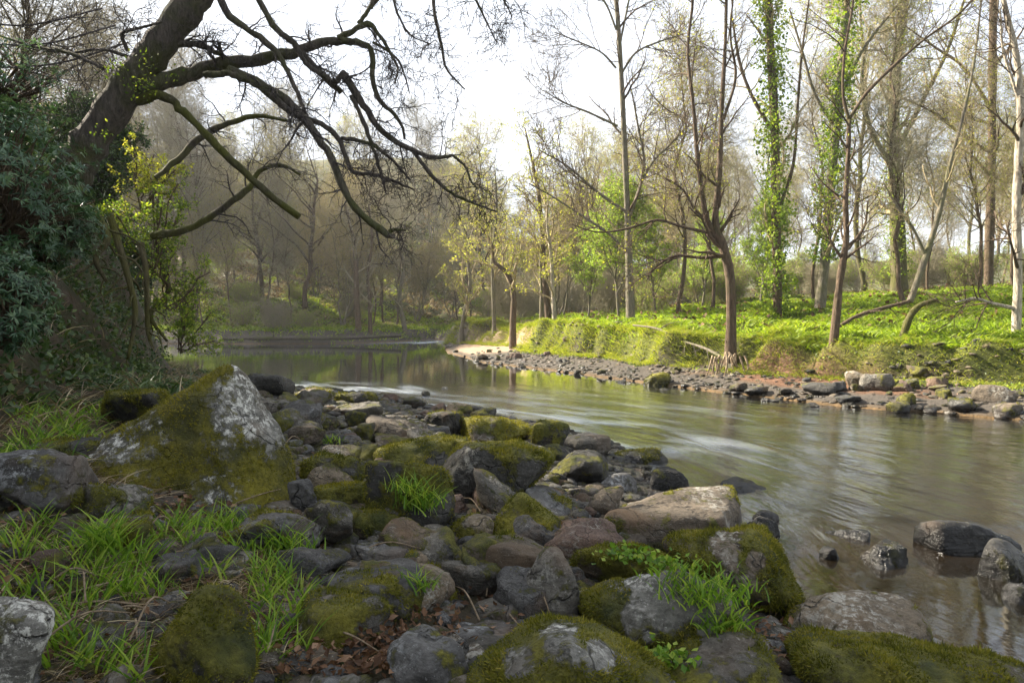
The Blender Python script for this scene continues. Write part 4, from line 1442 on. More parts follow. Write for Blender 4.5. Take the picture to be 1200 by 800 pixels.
def fuzz(P, F, vn, ms, fn, n, L, rng, th=0.5):
    ar = np.linalg.norm(fn, axis=1)
    fm = ms[F].mean(1)
    w_ = ar * np.clip((fm - th + 0.12) * 6, 0, 1)
    if w_.sum() < 1e-9 or n < 10:
        return None
    n = int(n)
    k = rng.choice(len(F), n, p=w_ / w_.sum())
    u, v = rng.uniform(size=(2, n, 1))
    fl = (u + v) > 1
    u, v = np.where(fl, 1 - u, u), np.where(fl, 1 - v, v)
    a, b, c = P[F[k, 0]], P[F[k, 1]], P[F[k, 2]]
    B = a + (b - a) * u + (c - a) * v
    Nn_ = vn[F[k, 0]]
    D = norm(Nn_ + 0.75 * rng.normal(size=(n, 3)) * 0.6 + np.array([0, 0, -0.25]))
    S_ = norm(np.cross(D, rng.normal(size=(n, 3))))
    ln = L * rng.uniform(0.4, 1.3, (n, 1)) * (0.75 + 0.9 * np.clip(noise3(B * 7 + 3), -0.6, 0.8))[:, None]
    wd = L * 0.16
    B = B - Nn_ * 0.004
    V = np.stack([B - S_ * wd, B + S_ * wd, B + D * ln], 1).reshape(-1, 3)
    cl = np.clip(0.45 + 0.45 * noise3(B * 9) + rng.normal(size=n) * 0.17, 0, 1)
    return V, None, np.arange(n * 3).reshape(n, 3), {'rnd': np.repeat(cl, 3)}


ROCKN = [0]


def make_bald(W, ms, bald, Yb):
    """moss rubbed away round the crest points (px, py, radius in px)"""
    for (a, b, r) in bald:
        d = ray(a, b)
        rel = W - np.array([0, 0, CAM_Z])[None]
        t = (rel @ d) / (d @ d)
        dist = np.linalg.norm(rel - t[:, None] * d[None], axis=1)
        rr = r * Yb / 800.0
        n_ = fbm(W * 5.0, 4, 0.6)
        ms = ms - 0.75 * ss(1.15, 0.55, dist / rr + 0.35 * n_)
    return np.clip(ms, 0, 1)




def hero_rock(box, mat, label, q=9, moss=0.5, depth=None, dk=0.9, sub=5, planes=None, rough=0.05, mossdir=(0, 0, 1), rz=None, tilt=(0, 0), fz=1.0, lift=0.0, name='boulder', seed=None, Y=None, yellow=False, sink=0.22, bald=()):
    x0, y0, x1, y1 = box
    ROCKN[0] += 1
    seed = ROCKN[0] * 13 + 5 if seed is None else seed
    cx = (x0 + x1) / 2
    if Y is None:
        g0 = ground_hit(cx, y1)
        Yb = g0[1]
    else:
        Yb = Y
    W_ = (x1 - x0) * Yb / 800
    dd = W_ * dk
    Yc = Yb + dd * 0.36
    W_ = (x1 - x0) * Yc / 800
    top = at(cx, y0, Yc)[2]
    cX = at(cx, 400, Yc)[0]
    bot = hz(cX, Yc)
    if Y is not None or lift:
        bot = at(cx, y1, Yb)[2]
    H_ = max(top - bot, 0.06)
    Hf = H_ * (1 + sink)
    P, F, vn, ms, fn = rock_geo((W_, dd, Hf), seed, q, sub, planes, rough, moss, mossdir)
    # keep the outline at rock size: recentre
    loc = (cX, Yc, top - Hf / 2 - 0.01)
    ms = make_bald(P + np.array(loc), ms, bald, Yb)
    me = mesh_from('rock', P, None, F, attrs={'moss': ms})
    o = link(name, me, M_ROCK[mat], None, loc)
    tag(o, label, 'boulder' if name == 'boulder' else 'stone')
    if fz > 0 and moss > 0.28:
        area = 0.5 * np.linalg.norm(fn, axis=1)[ms[F].mean(1) > 0.45].sum()
        dens = 26000 * fz / max(1.0, (Yc / 3.2)) ** 1.6
        rng = np.random.RandomState(seed + 1)
        f = fuzz(P, F, vn, ms, fn, min(area * dens, 34000), 0.017 * (1 + 0.12 * Yc), rng)
        if f is not None:
            build('moss', [f], M_MOSSY if yellow else M_MOSS, o, smooth=False)
    return o


def hull_rock(basepx, pts, mat, label, q=30, moss=0.5, mossdir=(0, 0, 1), rough=0.03, sub=6, fz=1.0, yellow=False, name='boulder', Yb=None, seed=1, bald=()):
    """stone whose corners are given as (px, py, metres behind its foot)"""
    if Yb is None:
        Yb = ground_hit(*basepx)[1]
    W = np.array([at(a, b, Yb + c) for a, b, c in pts])
    bm = bmesh.new()
    for p in W:
        bm.verts.new(p)
    bmesh.ops.convex_hull(bm, input=bm.verts)
    bmesh.ops.recalc_face_normals(bm, faces=bm.faces)
    cen = (W.min(0) + W.max(0)) / 2 * 0.5 + W.mean(0) * 0.5
    pl = {}
    for f in bm.faces:
        n_ = np.array(f.normal[:])
        d_ = float(n_ @ (np.array(f.verts[0].co[:]) - cen))
        if d_ < 0:
            n_, d_ = -n_, -d_
        if f.calc_area() > 1e-5:
            pl[tuple(np.round(n_, 2))] = (*n_, max(d_, 0.02))
    bm.free()
    P, F, vn, ms, fn = rock_geo((1, 1, 1), seed, q, sub, list(pl.values()), rough, moss, mossdir, absolute=True)
    lo_, hi_ = P.min(0), P.max(0)
    wl, wh = W.min(0) - cen, W.max(0) - cen
    P = (P - lo_) / (hi_ - lo_) * (wh - wl) + wl
    ms = make_bald(P + cen[None], ms, bald, Yb)
    o = link(name, mesh_from('rock', P, None, F, attrs={'moss': ms}), M_ROCK[mat], None, cen)
    tag(o, label, 'boulder' if name == 'boulder' else 'stone')
    rng = np.random.RandomState(seed + 1)
    area = 0.5 * np.linalg.norm(fn, axis=1)[ms[F].mean(1) > 0.45].sum()
    f = fuzz(P, F, vn, ms, fn, min(area * 26000 * fz / max(1.0, (Yb / 3.2)) ** 1.6, 34000), 0.017 * (1 + 0.12 * Yb), rng) if fz > 0 else None
    if f is not None:
        build('moss', [f], M_MOSSY if yellow else M_MOSS, o, smooth=False)
    return o


hull_rock((215, 590), [(262, 428, .45), (276, 431, .55), (290, 442, .6), (108, 530, .25), (106, 552, .1), (126, 520, .6), (150, 567, -.02), (110, 605, .1), (180, 600, 0), (240, 604, 0), (335, 600, .3),
                       (318, 490, .75), (344, 545, .6), (344, 600, .8), (262, 450, 1.0), (140, 530, 1.0), (120, 605, 1.0), (330, 605, 1.1)],
          'yellowmoss', 'big pyramid boulder, yellow moss on its left slope, white lichen peak', moss=0.88, mossdir=(-0.9, -0.35, -0.1), yellow=True, seed=902, rough=0.035, q=44, bald=[(286, 466, 54), (318, 496, 40)])
hull_rock((615, 643), [(610, 577, .2), (622, 582, .25), (575, 618, .1), (572, 640, .05), (600, 648, -.03), (640, 648, 0), (657, 610, .2), (656, 640, .25), (648, 622, .02), (590, 640, .5), (650, 640, .55), (605, 590, .45)],
          'grey', 'green triangular rock with a sharp top in the middle', moss=0.66, mossdir=(-.3, -.5, .6), seed=903, sub=5)
hull_rock((780, 648), [(703, 610, 0), (712, 594, .1), (735, 590, .4), (798, 570, .75), (852, 566, .75), (866, 590, .45), (866, 640, .3), (856, 650, .1), (703, 655, 0), (780, 660, -.05), (845, 604, 0.03), (703, 650, .9), (868, 640, .9), (720, 595, .85)],
          'brown', 'large flat-topped brown block at the water, mossy in front', moss=0.62, mossdir=(-.3, -1, -.1), bald=[(820, 585, 45), (760, 593, 40), (862, 610, 24)], seed=904, q=34)
hull_rock((600, 690), [(563, 640, .05), (568, 626, .2), (600, 622, .35), (640, 640, .2), (636, 652, .0), (640, 690, .05), (600, 698, -.05), (562, 692, 0), (630, 692, .5), (566, 690, .5), (608, 645, -.05)],
          'brown', 'brown block with a rusty flat top below the triangular rock', moss=0.33, seed=905, sub=5)
hull_rock((440, 722), [(386, 690, .05), (395, 672, .2), (440, 660, .3), (480, 656, .3), (500, 672, .15), (500, 700, .1), (480, 730, 0), (390, 735, 0), (500, 725, .5), (390, 730, .5), (440, 690, -.1)],
          'slate', 'dark block with a white edged top left of centre', moss=0.5, seed=906, sub=5, mossdir=(0, -1, 0))
hull_rock((530, 712), [(492, 668, .2), (505, 660, .35), (555, 690, .3), (560, 705, .1), (520, 722, -.02), (500, 700, 0), (490, 720, .1), (555, 720, .4), (500, 720, .5)],
          'brown', 'olive-brown tilted block right of the white edged one', moss=0.45, seed=907, sub=5, yellow=True)
hull_rock((650, 615), [(616, 572, .3), (640, 566, .5), (690, 600, .3), (692, 614, .15), (660, 618, 0), (625, 598, 0), (616, 610, .05), (690, 618, .5), (620, 610, .6)],
          'slate', 'slanting grey slab right of the triangular rock', moss=0.05, seed=908, sub=5, q=40)
hull_rock((575, 795), [(488, 765, .0), (486, 790, 0), (500, 752, .15), (600, 712, .55), (640, 708, .75), (668, 722, .7), (640, 740, .3), (560, 775, -.02), (520, 820, -.05), (600, 830, .1), (670, 780, .8), (500, 800, .6)],
          'slate', 'smooth grey slab slanting beside the peaked boulder', moss=0.08, seed=909, q=24, Yb=2.35)
hull_rock((660, 800), [(527, 800, .2), (560, 765, .25), (610, 732, .4), (650, 722, .5), (690, 733, .4), (760, 770, .35), (795, 800, .3), (660, 760, .0), (600, 860, -.1), (760, 860, 0), (530, 860, .1), (800, 860, .5), (540, 850, .6), (700, 760, .6)],
          'pale', 'big mossy peaked boulder at the bottom centre with pale ridge', moss=0.80, mossdir=(-.4, -.6, .2), yellow=False, seed=910, q=22, rough=0.03, Yb=1.93, bald=[(660, 752, 32), (610, 775, 26), (700, 765, 22)])
HR = [
    ((118, 457, 198, 507), 'dark', 'dark mossy block behind the pyramid boulder on its left', dict(q=14, moss=.85)),
    ((285, 437, 347, 464), 'dark', 'rounded dark rock just right of the pyramid boulder peak', dict(q=6, moss=.2)),
    ((393, 457, 443, 479), 'dark', 'low dark mossy rock at the edge of the white riffle', dict(q=6, moss=.5)),
    ((405, 471, 430, 488), 'dark', 'small black wet stone below the low riffle rock', dict(q=6, moss=.1)),
    ((345, 455, 395, 470), 'brown', 'flat brown rock between the dark rounded rock and the riffle', dict(q=8, moss=.3)),
    ((424, 490, 500, 524), 'brown', 'rounded grey-brown rock in the upper middle of the stones', dict(q=6, moss=.15)),
    ((488, 481, 542, 514), 'dark', 'dark angular rock with an ochre edge near the water', dict(q=16, moss=.45)),
    ((536, 488, 632, 520), 'brown', 'flat slab with yellow moss beside the water', dict(q=12, moss=.55, yellow=True)),
    ((622, 492, 670, 532), 'dark', 'upright mossy rock at the water edge', dict(q=9, moss=.8)),
    ((656, 508, 717, 534), 'grey', 'grey rock spotted white at the water edge', dict(q=10, moss=.15)),
    ((438, 514, 548, 560), 'dark', 'long mossy slab left of the large humped boulder', dict(q=12, moss=.8)),
    ((506, 514, 648, 592), 'dark', 'large humped dark boulder with mossy right shoulder', dict(q=9, moss=.70, sub=6, mossdir=(.6, .1, .5), bald=[(545, 560, 40)])),
    ((352, 530, 436, 580), 'dark', 'dark moss covered rock right of the pyramid boulder', dict(q=9, moss=.85)),
    ((368, 566, 430, 606), 'dark', 'rock with yellowish moss left of the grass tuft', dict(q=8, moss=.9, yellow=True)),
    ((430, 536, 532, 622), 'dark', 'tall dark rock carrying the bright grass tuft', dict(q=11, moss=.7)),
    ((393, 594, 468, 634), 'brown', 'rounded brown and green stone below the grass tuft rock', dict(q=5, moss=.62)),
    ((526, 601, 579, 637), 'tan', 'egg shaped olive stone in the middle of the bank', dict(q=4, moss=.55)),
    ((513, 578, 548, 606), 'red', 'small reddish stone under the humped boulder', dict(q=7, moss=.05)),
    ((552, 568, 602, 602), 'red', 'reddish-grey stone right of the small reddish one', dict(q=12, moss=.05)),
    ((608, 643, 678, 724), 'grey', 'grey rounded boulder with a small cap left of the domes', dict(q=6, moss=.2)),
    ((672, 634, 794, 700), 'brown', 'brown mossy dome with small leaves behind the large round boulder', dict(q=5, moss=.85)),
    ((786, 626, 932, 716), 'brown', 'round mossy boulder with white spots at the water edge', dict(q=5, moss=.85, sub=6, bald=[(850, 636, 26), (885, 655, 14)])),
    ((674, 666, 854, 768), 'pale', 'large round boulder, pale bald top and green plants at its right', dict(q=4.5, moss=.74, sub=6, mossdir=(-.3, -.8, -.1), bald=[(775, 690, 62), (830, 715, 26)])),
    ((346, 698, 454, 762), 'grey', 'rounded rock, pale on top and mossy on the right', dict(q=8, moss=.6)),
    ((452, 645, 502, 670), 'tan', 'small ochre rounded stone above the white edged block', dict(q=5, moss=.5, yellow=True)),
    ((-20, 528, 102, 606), 'slate', 'layered grey rock at the left edge', dict(q=18, moss=.35)),
    ((84, 563, 174, 618), 'grey', 'grey and green rock in front of the pyramid boulder', dict(q=13, moss=.5)),
    ((-60, 690, 70, 840), 'pale', 'white speckled boulder in the bottom left corner', dict(q=7, moss=.2, sub=6)),
    ((172, 688, 304, 830), 'dark', 'dark mossy boulder among the foreground grass', dict(q=7, moss=.85, sub=6)),
    ((54, 606, 180, 650), 'brown', 'flat brown slab behind the foreground grass', dict(q=12, moss=.5)),
    ((268, 596, 372, 655), 'slate', 'flat dark slate behind the grass clump', dict(q=16, moss=.3)),
    ((918, 704, 1098, 780), 'tan', 'pale tan rounded boulder at the water in the lower right', dict(q=6, moss=.62, sub=6, mossdir=(-.6, -.5, .2), bald=[(1010, 725, 70), (1050, 740, 40)])),
    ((940, 748, 1240, 860), 'brown', 'broad mossy boulder in the bottom right corner', dict(q=7, moss=.8, sub=6)),
    ((772, 754, 920, 830), 'grey', 'white spotted mossy boulder at the bottom right of centre', dict(q=8, moss=.75, sub=6, bald=[(850, 772, 40)])),
    ((1080, 606, 1186, 650), 'black', 'large black boulder standing in the water on the right', dict(q=7, moss=.15)),
    ((1150, 634, 1230, 684), 'dark', 'grass streaked grey rock in the water at the right edge', dict(q=9, moss=.3)),
    ((1000, 638, 1078, 668), 'dark', 'jagged rock with a paler top in the open water', dict(q=16, moss=.0, rough=.09)),
    ((974, 617, 1022, 634), 'black', 'thin black sliver of rock behind the jagged pale-topped rock', dict(q=9, moss=.0)),
    ((961, 638, 986, 656), 'black', 'tiny bluish stone in the water left of the jagged pale-topped rock', dict(q=9, moss=.0)),
    ((758, 545, 817, 584), 'black', 'black wet angular boulder in the water behind the flat block', dict(q=12, moss=.0)),
    ((842, 560, 900, 577), 'black', 'flat dark stone in the water behind the flat block', dict(q=9, moss=.0)),
    ((714, 526, 784, 545), 'dark', 'flat greenish rock lying low in the flowing water', dict(q=7, moss=.45)),
    ((754, 581, 790, 594), 'slate', 'small pale edged stone at the foot of the black wet boulder', dict(q=9, moss=.0)),
    ((884, 596, 914, 612), 'black', 'small dark stone right of the flat block in the water', dict(q=9, moss=.0)),
    ((866, 604, 918, 652), 'black', 'jagged black rock at the right end of the flat block', dict(q=14, moss=.1)),
    ((636, 530, 716, 566), 'dark', 'dark wet rock right of the humped boulder', dict(q=9, moss=.25)),
    ((690, 536, 716, 558), 'black', 'small black glossy stone by the flat greenish rock', dict(q=9, moss=.0)),
    ((686, 570, 734, 608), 'brown', 'round brown rock left of the flat block', dict(q=6, moss=.2)),
    ((640, 630, 732, 656), 'brown', 'long low slab behind the mossy dome', dict(q=16, moss=.1)),
    ((652, 606, 706, 640), 'slate', 'bluish wet jagged stone behind the long low slab', dict(q=14, moss=.0)),
    ((404, 636, 492, 668), 'slate', 'grey slate lying above the white edged block', dict(q=16, moss=.1)),
    ((492, 634, 540, 668), 'dark', 'dark grey block left of the rusty topped block', dict(q=16, moss=.1)),
    ((560, 770, 620, 800), 'slate', 'x', None),
    ((700, 553, 748, 577), 'slate', 'pale bluish rounded stone in shallow water', dict(q=5, moss=.0)),
    ((1184, 684, 1230, 712), 'slate', 'small blue-grey stone in the water at the right edge', dict(q=7, moss=.0)),
    ((452, 745, 560, 815), 'slate', 'grey stone with lichen at the bottom left of the smooth slab', dict(q=14, moss=.15)),
    ((338, 560, 372, 600), 'slate', 'narrow upright grey stone right of the pyramid boulder', dict(q=16, moss=.2)),
    ((300, 468, 352, 492), 'grey', 'grey flat stone right behind the pyramid boulder', dict(q=12, moss=.1)),
    ((40, 515, 120, 545), 'dark', 'low mossy rock under the left grass patch', dict(q=9, moss=.6)),
]
for bx, mt, lb, kw in HR:
    if kw is None:
        continue
    small = (bx[2] - bx[0]) < 62
    hero_rock(bx, mt, lb, name='stone' if small else 'boulder', **({'sub': 5} | kw))

# far-bank named stones
for bx, mt, lb, kw in [
    ((753, 436, 787, 452), 'dark', 'mossy stone in the water off the far bank', dict(q=6, moss=.8)),
    ((990, 434, 1020, 456), 'tan', 'pale brown angular stone on the far shore', dict(q=12, moss=.1)),
    ((1010, 437, 1048, 458), 'grey', 'large smooth grey stone on the far shore', dict(q=6, moss=.1)),
    ((1052, 460, 1078, 476), 'dark', 'mossy green rock at the far waterline', dict(q=8, moss=.7)),
    ((1145, 450, 1185, 472), 'brown', 'big brown stone on the far shore near the pale trunk', dict(q=9, moss=.1)),
    ((1040, 470, 1072, 484), 'dark', 'low dark wet rock lying off the far shore', dict(q=9, moss=.3)),
    ((1110, 466, 1150, 484), 'dark', 'dark flat rock at the far waterline below the big brown stone', dict(q=12, moss=.4)),
    ((1160, 472, 1200, 490), 'brown', 'brown wet slab at the far waterline at the right edge', dict(q=14, moss=.3)),
    ((940, 448, 985, 464), 'dark', 'dark angular rock in front of the pale brown angular stone', dict(q=14, moss=.2)),
    ((870, 452, 905, 464), 'dark', 'black flat stone under the young bank tree', dict(q=10, moss=.1)),
    ((975, 462, 1012, 474), 'slate', 'flat slate at the far waterline left of the mossy green rock', dict(q=16, moss=.1)),
    ((1085, 440, 1112, 455), 'red', 'reddish stone on the far shore', dict(q=9, moss=.1)),
]:
    hero_rock(bx, mt, lb, name='stone', sub=4, fz=0.5, **kw)


# repeated cobbles: prototypes, then copies
def cobble_proto(seed, mat, dims, q, moss, sub=4):
    P, F, vn, ms, fn = rock_geo(dims, seed, q + 4, sub, None, 0.075, moss)
    return mesh_from('cobble', P, None, F, attrs={'moss': ms})


protos = []
for k, (mt, q, ms_) in enumerate([('grey', 8, .4), ('slate', 14, .25), ('brown', 7, .5), ('dark', 10, .55), ('tan', 6, .3), ('slate', 18, .15), ('dark', 9, .75), ('red', 9, .1), ('brown', 14, .55), ('grey', 16, .45)]):
    for j in range(2):
        me = cobble_proto(400 + 7 * k + j, mt, (1, rs.uniform(.7, 1), rs.uniform(.42, .65)), q, ms_)
        me.materials.append(M_ROCK[mt])
        protos.append((me, mt))
CL = {'grey': 'grey', 'slate': 'bluish slate', 'brown': 'brown', 'dark': 'dark', 'tan': 'tan', 'red': 'reddish', 'pale': 'pale'}


def cobbles(n, sampler, srange, wherelab, group, seed, embed=0.3, sel=None):
    rng = np.random.RandomState(seed)
    k = 0
    while k < n:
        x, y = sampler(rng)
        if x is None:
            continue
        pr = protos[rng.randint(len(protos))] if sel is None else protos[sel[rng.randint(len(sel))]]
        s = srange[0] + (srange[1] - srange[0]) * rng.uniform() ** 2.2
        if y > 9 and y < 13.5 and x > 4:
            s *= 1.35
        z = max(hz(x, y), -0.08)
        o = link('cobble', pr[0], None, None, (x, y, z + s * (0.26 - embed * 0.3)))
        o.scale = (s, s * rng.uniform(.8, 1.2), s * rng.uniform(.75, 1.2))
        o.rotation_euler = (rng.normal() * 0.22, rng.normal() * 0.22, rng.uniform(0, 6.28))
        tag(o, CL[pr[1]] + ' cobble ' + wherelab, 'stone', group + ', ' + CL[pr[1]])
        k += 1


def near_s(rng):
    px, py = rng.uniform(330, 720), 470 + 250 * rng.uniform() ** 1.5
    if px > 700 - (700 - py) * 0.2 and py < 560:
        return None, None
    g_ = ground_hit(px, py)
    if regions(g_[:1], g_[1:2])[2][0] and rng.uniform() < 0.7:
        return None, None
    return g_[0], g_[1]


cobbles(85, near_s, (0.12, 0.46), 'among the boulders of the near bank', 'cobbles of the near bank', 91)


def left_s(rng):
    g_ = ground_hit(rng.uniform(0, 360), rng.uniform(585, 800))
    return g_[0], g_[1]


cobbles(24, left_s, (0.08, 0.24), 'in the grass of the left foreground', 'cobbles in the foreground grass', 95)


def upper_s(rng):
    return tuple(ground_hit(rng.uniform(330, 530), rng.uniform(455, 535))[:2])


cobbles(45, upper_s, (0.14, 0.50), 'at the upper water edge of the near bank', 'cobbles of the upper near bank', 92)


def far_s(rng):
    y = rng.uniform(9, 31)
    x = rng.uniform(-4, 12)
    a, b_, c_ = regions(np.array([x]), np.array([y]))
    if b_[0] > a_lim(y) or a[0] < b_[0] or (c_[0] and b_[0] > 0.7):
        return None, None
    if c_[0] and rng.uniform() < 0.55:
        return None, None
    return x, y


def a_lim(y):
    return 3.2


cobbles(120, far_s, (0.10, 0.42), 'on the stony far shore under the grass bank', 'cobbles of the far shore', 93)


# shingle between the cobbles (uncountable small stones)
def shingle(name, label, pts, sizes, mats, seed):
    rng = np.random.RandomState(seed)
    D, F = ico(2)
    for mi, mt in enumerate(mats):
        idx = np.arange(len(pts)) % len(mats) == mi
        p, s = pts[idx], sizes[idx]
        n = len(p)
        sc = np.stack([s * rng.uniform(.7, 1.2, n), s * rng.uniform(.6, 1.1, n), s * rng.uniform(.3, .6, n)], 1) * 0.5
        a = rng.uniform(0, 6.28, n)
        V = []
        pn = norm(rng.normal(size=(24, 10, 3)))
        var = rng.randint(0, 24, n)
        c_ = np.maximum(np.einsum('vd,kpd->kvp', D, pn) / 0.8, 0)
        rr = ((c_ ** 18).sum(2) + 0.45 ** 18) ** (-1 / 18)
        rr = np.minimum(rr, 1.4)
        L_ = D[None] * rr[var][:, :, None] * sc[:, None, :]
        x = L_[:, :, 0] * np.cos(a)[:, None] - L_[:, :, 1] * np.sin(a)[:, None]
        y = L_[:, :, 0] * np.sin(a)[:, None] + L_[:, :, 1] * np.cos(a)[:, None]
        V = np.stack([x, y, L_[:, :, 2]], 2) + p[:, None, :]
        Fa = (F[None] + (np.arange(n) * len(D))[:, None, None]).reshape(-1, 3)
        ms = np.zeros(n * len(D)) + np.repeat(rng.uniform(0, .45, n), len(D))
        o = link(name, mesh_from(name, V.reshape(-1, 3), None, Fa, attrs={'moss': ms}, smooth=True), M_ROCK[mt])
        tag(o, label % {'slate': 'blue-grey', 'brown': 'brown', 'grey': 'grey', 'tan': 'tan', 'dark': 'dark'}[mt], 'shingle', kind='stuff')


rng = np.random.RandomState(61)
p = area_pts(24000, (-5, 2.6), (1.9, 15), lambda x, y: (regions(x, y)[0] < 4.2) & (cliff_cd(x, y) < 0) & ~(inside(x, y) & (regions(x, y)[0] > 0.35)), rng)
shingle('shingle', 'small %s stones filling the gaps of the near bank', p, (0.03 + 0.12 * rng.uniform(0, 1, len(p)) ** 1.5) * (1 + 0.05 * p[:, 1]), ['slate', 'brown', 'grey', 'dark'], 62)
p = area_pts(26000, (-5, 16), (4, 40), lambda x, y: (regions(x, y)[1] < 3.6) & (regions(x, y)[1] < regions(x, y)[0]) & ~(inside(x, y) & (regions(x, y)[1] > 0.25)) & ~((y > 27) & (y < 36)) & ~((x > 4.8) & (x < 7.2) & (y < 17) & (regions(x, y)[1] > 1.8)), rng)
shingle('shingle', 'small %s stones of the far shore', p, 0.04 + 0.17 * rng.uniform(0, 1, len(p)) ** 2, ['tan', 'brown', 'dark', 'dark'], 63)

#@@SPLIT@@
# ------------------------------------------------------------------ grass and small plants
rng = np.random.RandomState(71)


def right_d(x, y):
    a, b_, c_ = regions(x, y)
    n_ = noise3(np.stack([x * 0.35, y * 0.35, x * 0 + 3], 1))
    g_ = 2.35 + 0.7 * n_ - 2.2 * ss(30, 42, y) * ss(2, -3, x) + 1.2 * ss(26, 31, y) * ss(-6, -1.5, x) * ss(36, 32, y)
    return np.where((b_ < a) & ~c_, b_ - g_, -99)


# fringe of long grass hanging over the bank rim
p = area_pts(620000, (-4, 19), (9, 40), lambda x, y: (right_d(x, y) > -0.35) & (right_d(x, y) < 1.1) & (noise3(np.stack([x * .9, y * .9, x * 0 + 5], 1)) > -0.5), rng)
dd_ = np.stack([-0.3 + 0 * p[:, 0], -0.9 + 0 * p[:, 0], 0 * p[:, 0]], 1)
lump = 0.5 + 0.9 * np.clip(noise3(np.stack([p[:, 0] * 1.3, p[:, 1] * 1.3, p[:, 0] * 0], 1)) + 0.3, 0, 1)
tag(build('overhanging_grass', [blades(p, 0.34 * lump * (0.6 + 0.4 * ss(14, 19, p[:, 1])), 0.0085 + 0.004 * ss(14, 24, p[:, 1]), rng, 1.0, 4, dirs=dd_ * 1.2, rnd=np.clip(rng.normal(size=len(p)) * .2 + .55, 0, 1))], M_GRASSF), 'long yellow-green grass hanging over the rim of the far bank', 'grass', kind='stuff')
p = area_pts(330000, (-2, 19), (9, 32), lambda x, y: (right_d(x, y) > -0.55) & (right_d(x, y) < 0.9), rng)
p[:, 2] += 0.02
for k_, (m_, lab_) in enumerate([(M_LUSH, 'small green leaves creeping down the face of the far bank'), (M_EVER, 'dark trailing ivy on the face of the far bank'), (M_STRAW, 'dead brown stalks and litter on the face of the far bank')]):
    q_ = p[(np.arange(len(p)) % 3 == k_) & (noise3(p * 1.7 + 11 * k_) > (-0.15, 0.0, -0.1)[k_])]
    tag(build('bank_plants', [cards(q_, 0.05, rng, .8, .7)] if k_ < 2 else [blades(q_, .13, .006, rng, 1.2, 3)], m_, smooth=False), lab_, 'bank plants', kind='stuff')
# lush ground cover behind the rim
p = area_pts(420000, (-4, 26), (10, 44), lambda x, y: (right_d(x, y) > 0.5) & (right_d(x, y) < 19) & (np.random.RandomState(1).uniform(size=len(x)) < 1.3 - y / 45), rng)
pt = noise3(np.stack([p[:, 0] * .45, p[:, 1] * .45, p[:, 0] * 0], 1))
tag(build('ground_cover', [blades(p, 0.20 + 0.10 * pt, 0.040, rng, 0.7, 2, rnd=np.clip(rng.normal(size=len(p)) * .2 + .5 + .3 * pt, 0, 1))], M_LUSH), 'bright green leafy ground cover under the trees of the far bank', 'ground cover', kind='stuff')
# far shore of the pool
p = area_pts(30000, (-26, 2), (43, 60), lambda x, y: (right_d(x, y) > -0.2) & (right_d(x, y) < 9), rng)
tag(build('far_grass', [blades(p, 0.4, 0.06, rng, 0.7, 2)], M_LUSH), 'green low growth behind the far shore of the pool', 'grass', kind='stuff')
p = area_pts(60000, (-42, 2), (46, 80), lambda x, y: (right_d(x, y) > 2) & (noise3(np.stack([x * .4, y * .4, x * 0], 1)) > -0.1), rng)
tag(build('bracken', [blades(p, 0.55, 0.05, rng, 0.9, 3)], M_STRAW), 'dry brown bracken under the trees of the far hillside', 'bracken', kind='stuff')
p = area_pts(30000, (-42, 2), (46, 80), lambda x, y: (right_d(x, y) > 2) & (noise3(np.stack([x * .4, y * .4, x * 0 + 7], 1)) > 0.0), rng)
tag(build('undergrowth', [blades(p, 0.5, 0.07, rng, 0.9, 3)], M_LUSH), 'green undergrowth under the trees of the far hillside', 'undergrowth', kind='stuff')
# brown litter under the wood
p = area_pts(60000, (-40, 40), (18, 85), lambda x, y: (right_d(x, y) > 1.5), rng)
p[:, 2] += 0.05
tag(build('wood_litter', [cards(p, 0.16, rng, 1.5, .8)], M_LITTER, smooth=False), 'brown fallen leaves under the far trees', 'leaves', kind='stuff')


# foreground grass clumps
def clumps(name, label, centers, per, L, Wd, mat, seed, lean=0.6, spread=0.06, nseg=5, straw=0):
    rng = np.random.RandomState(seed)
    ps = []
    for (px, py, k) in centers:
        g_ = ground_hit(px, py)
        n = int(per * k)
        q = np.stack([g_[0] + rng.normal(size=n) * spread * k, g_[1] + rng.normal(size=n) * spread * k], 1)
        ps.append(np.column_stack([q, height(q[:, 0], q[:, 1]) - 0.01]))
    P = np.concatenate(ps)
    return tag(build(name, [blades(P, L, Wd, rng, lean, nseg)], mat), label, 'grass', kind='stuff')


fg = []
r2 = np.random.RandomState(5)
for (cx_, cy_, n) in [(28, 640, 7), (85, 672, 9), (120, 700, 9), (60, 720, 5), (140, 655, 6), (215, 632, 8), (255, 645, 8), (295, 660, 8), (330, 650, 7), (312, 700, 7), (335, 730, 5),
                      (80, 765, 6), (120, 790, 5), (265, 775, 6), (165, 690, 4), (200, 790, 3), (325, 775, 4)]:
    for _ in range(n):
        fg.append((cx_ + r2.normal() * 24, cy_ + r2.normal() * 13, r2.uniform(0.6, 1.3)))
clumps('grass', 'bright green long grass clumps in the left foreground', fg, 15, 0.16, 0.0098, M_GRASS, 1, 0.48, 0.030)
clumps('dry_grass', 'dry straw blades lying through the foreground grass', fg, 48, 0.15, 0.005, M_STRAW, 2, 1.5, 0.07)
fg2 = [(r2.uniform(0, 125), r2.uniform(478, 545), r2.uniform(.6, 1.2)) for _ in range(24)]
clumps('grass', 'green grass patch at the left behind the layered rock', fg2, 26, 0.17, 0.012, M_GRASS, 3, 0.6, 0.09)
fg3 = [(r2.uniform(0, 200), r2.uniform(445, 600), r2.uniform(.7, 1.4)) for _ in range(40)]
clumps('dry_grass', 'dead brown grass around the left grass patch', fg3, 45, 0.2, 0.006, M_STRAW, 4, 1.2, 0.12)
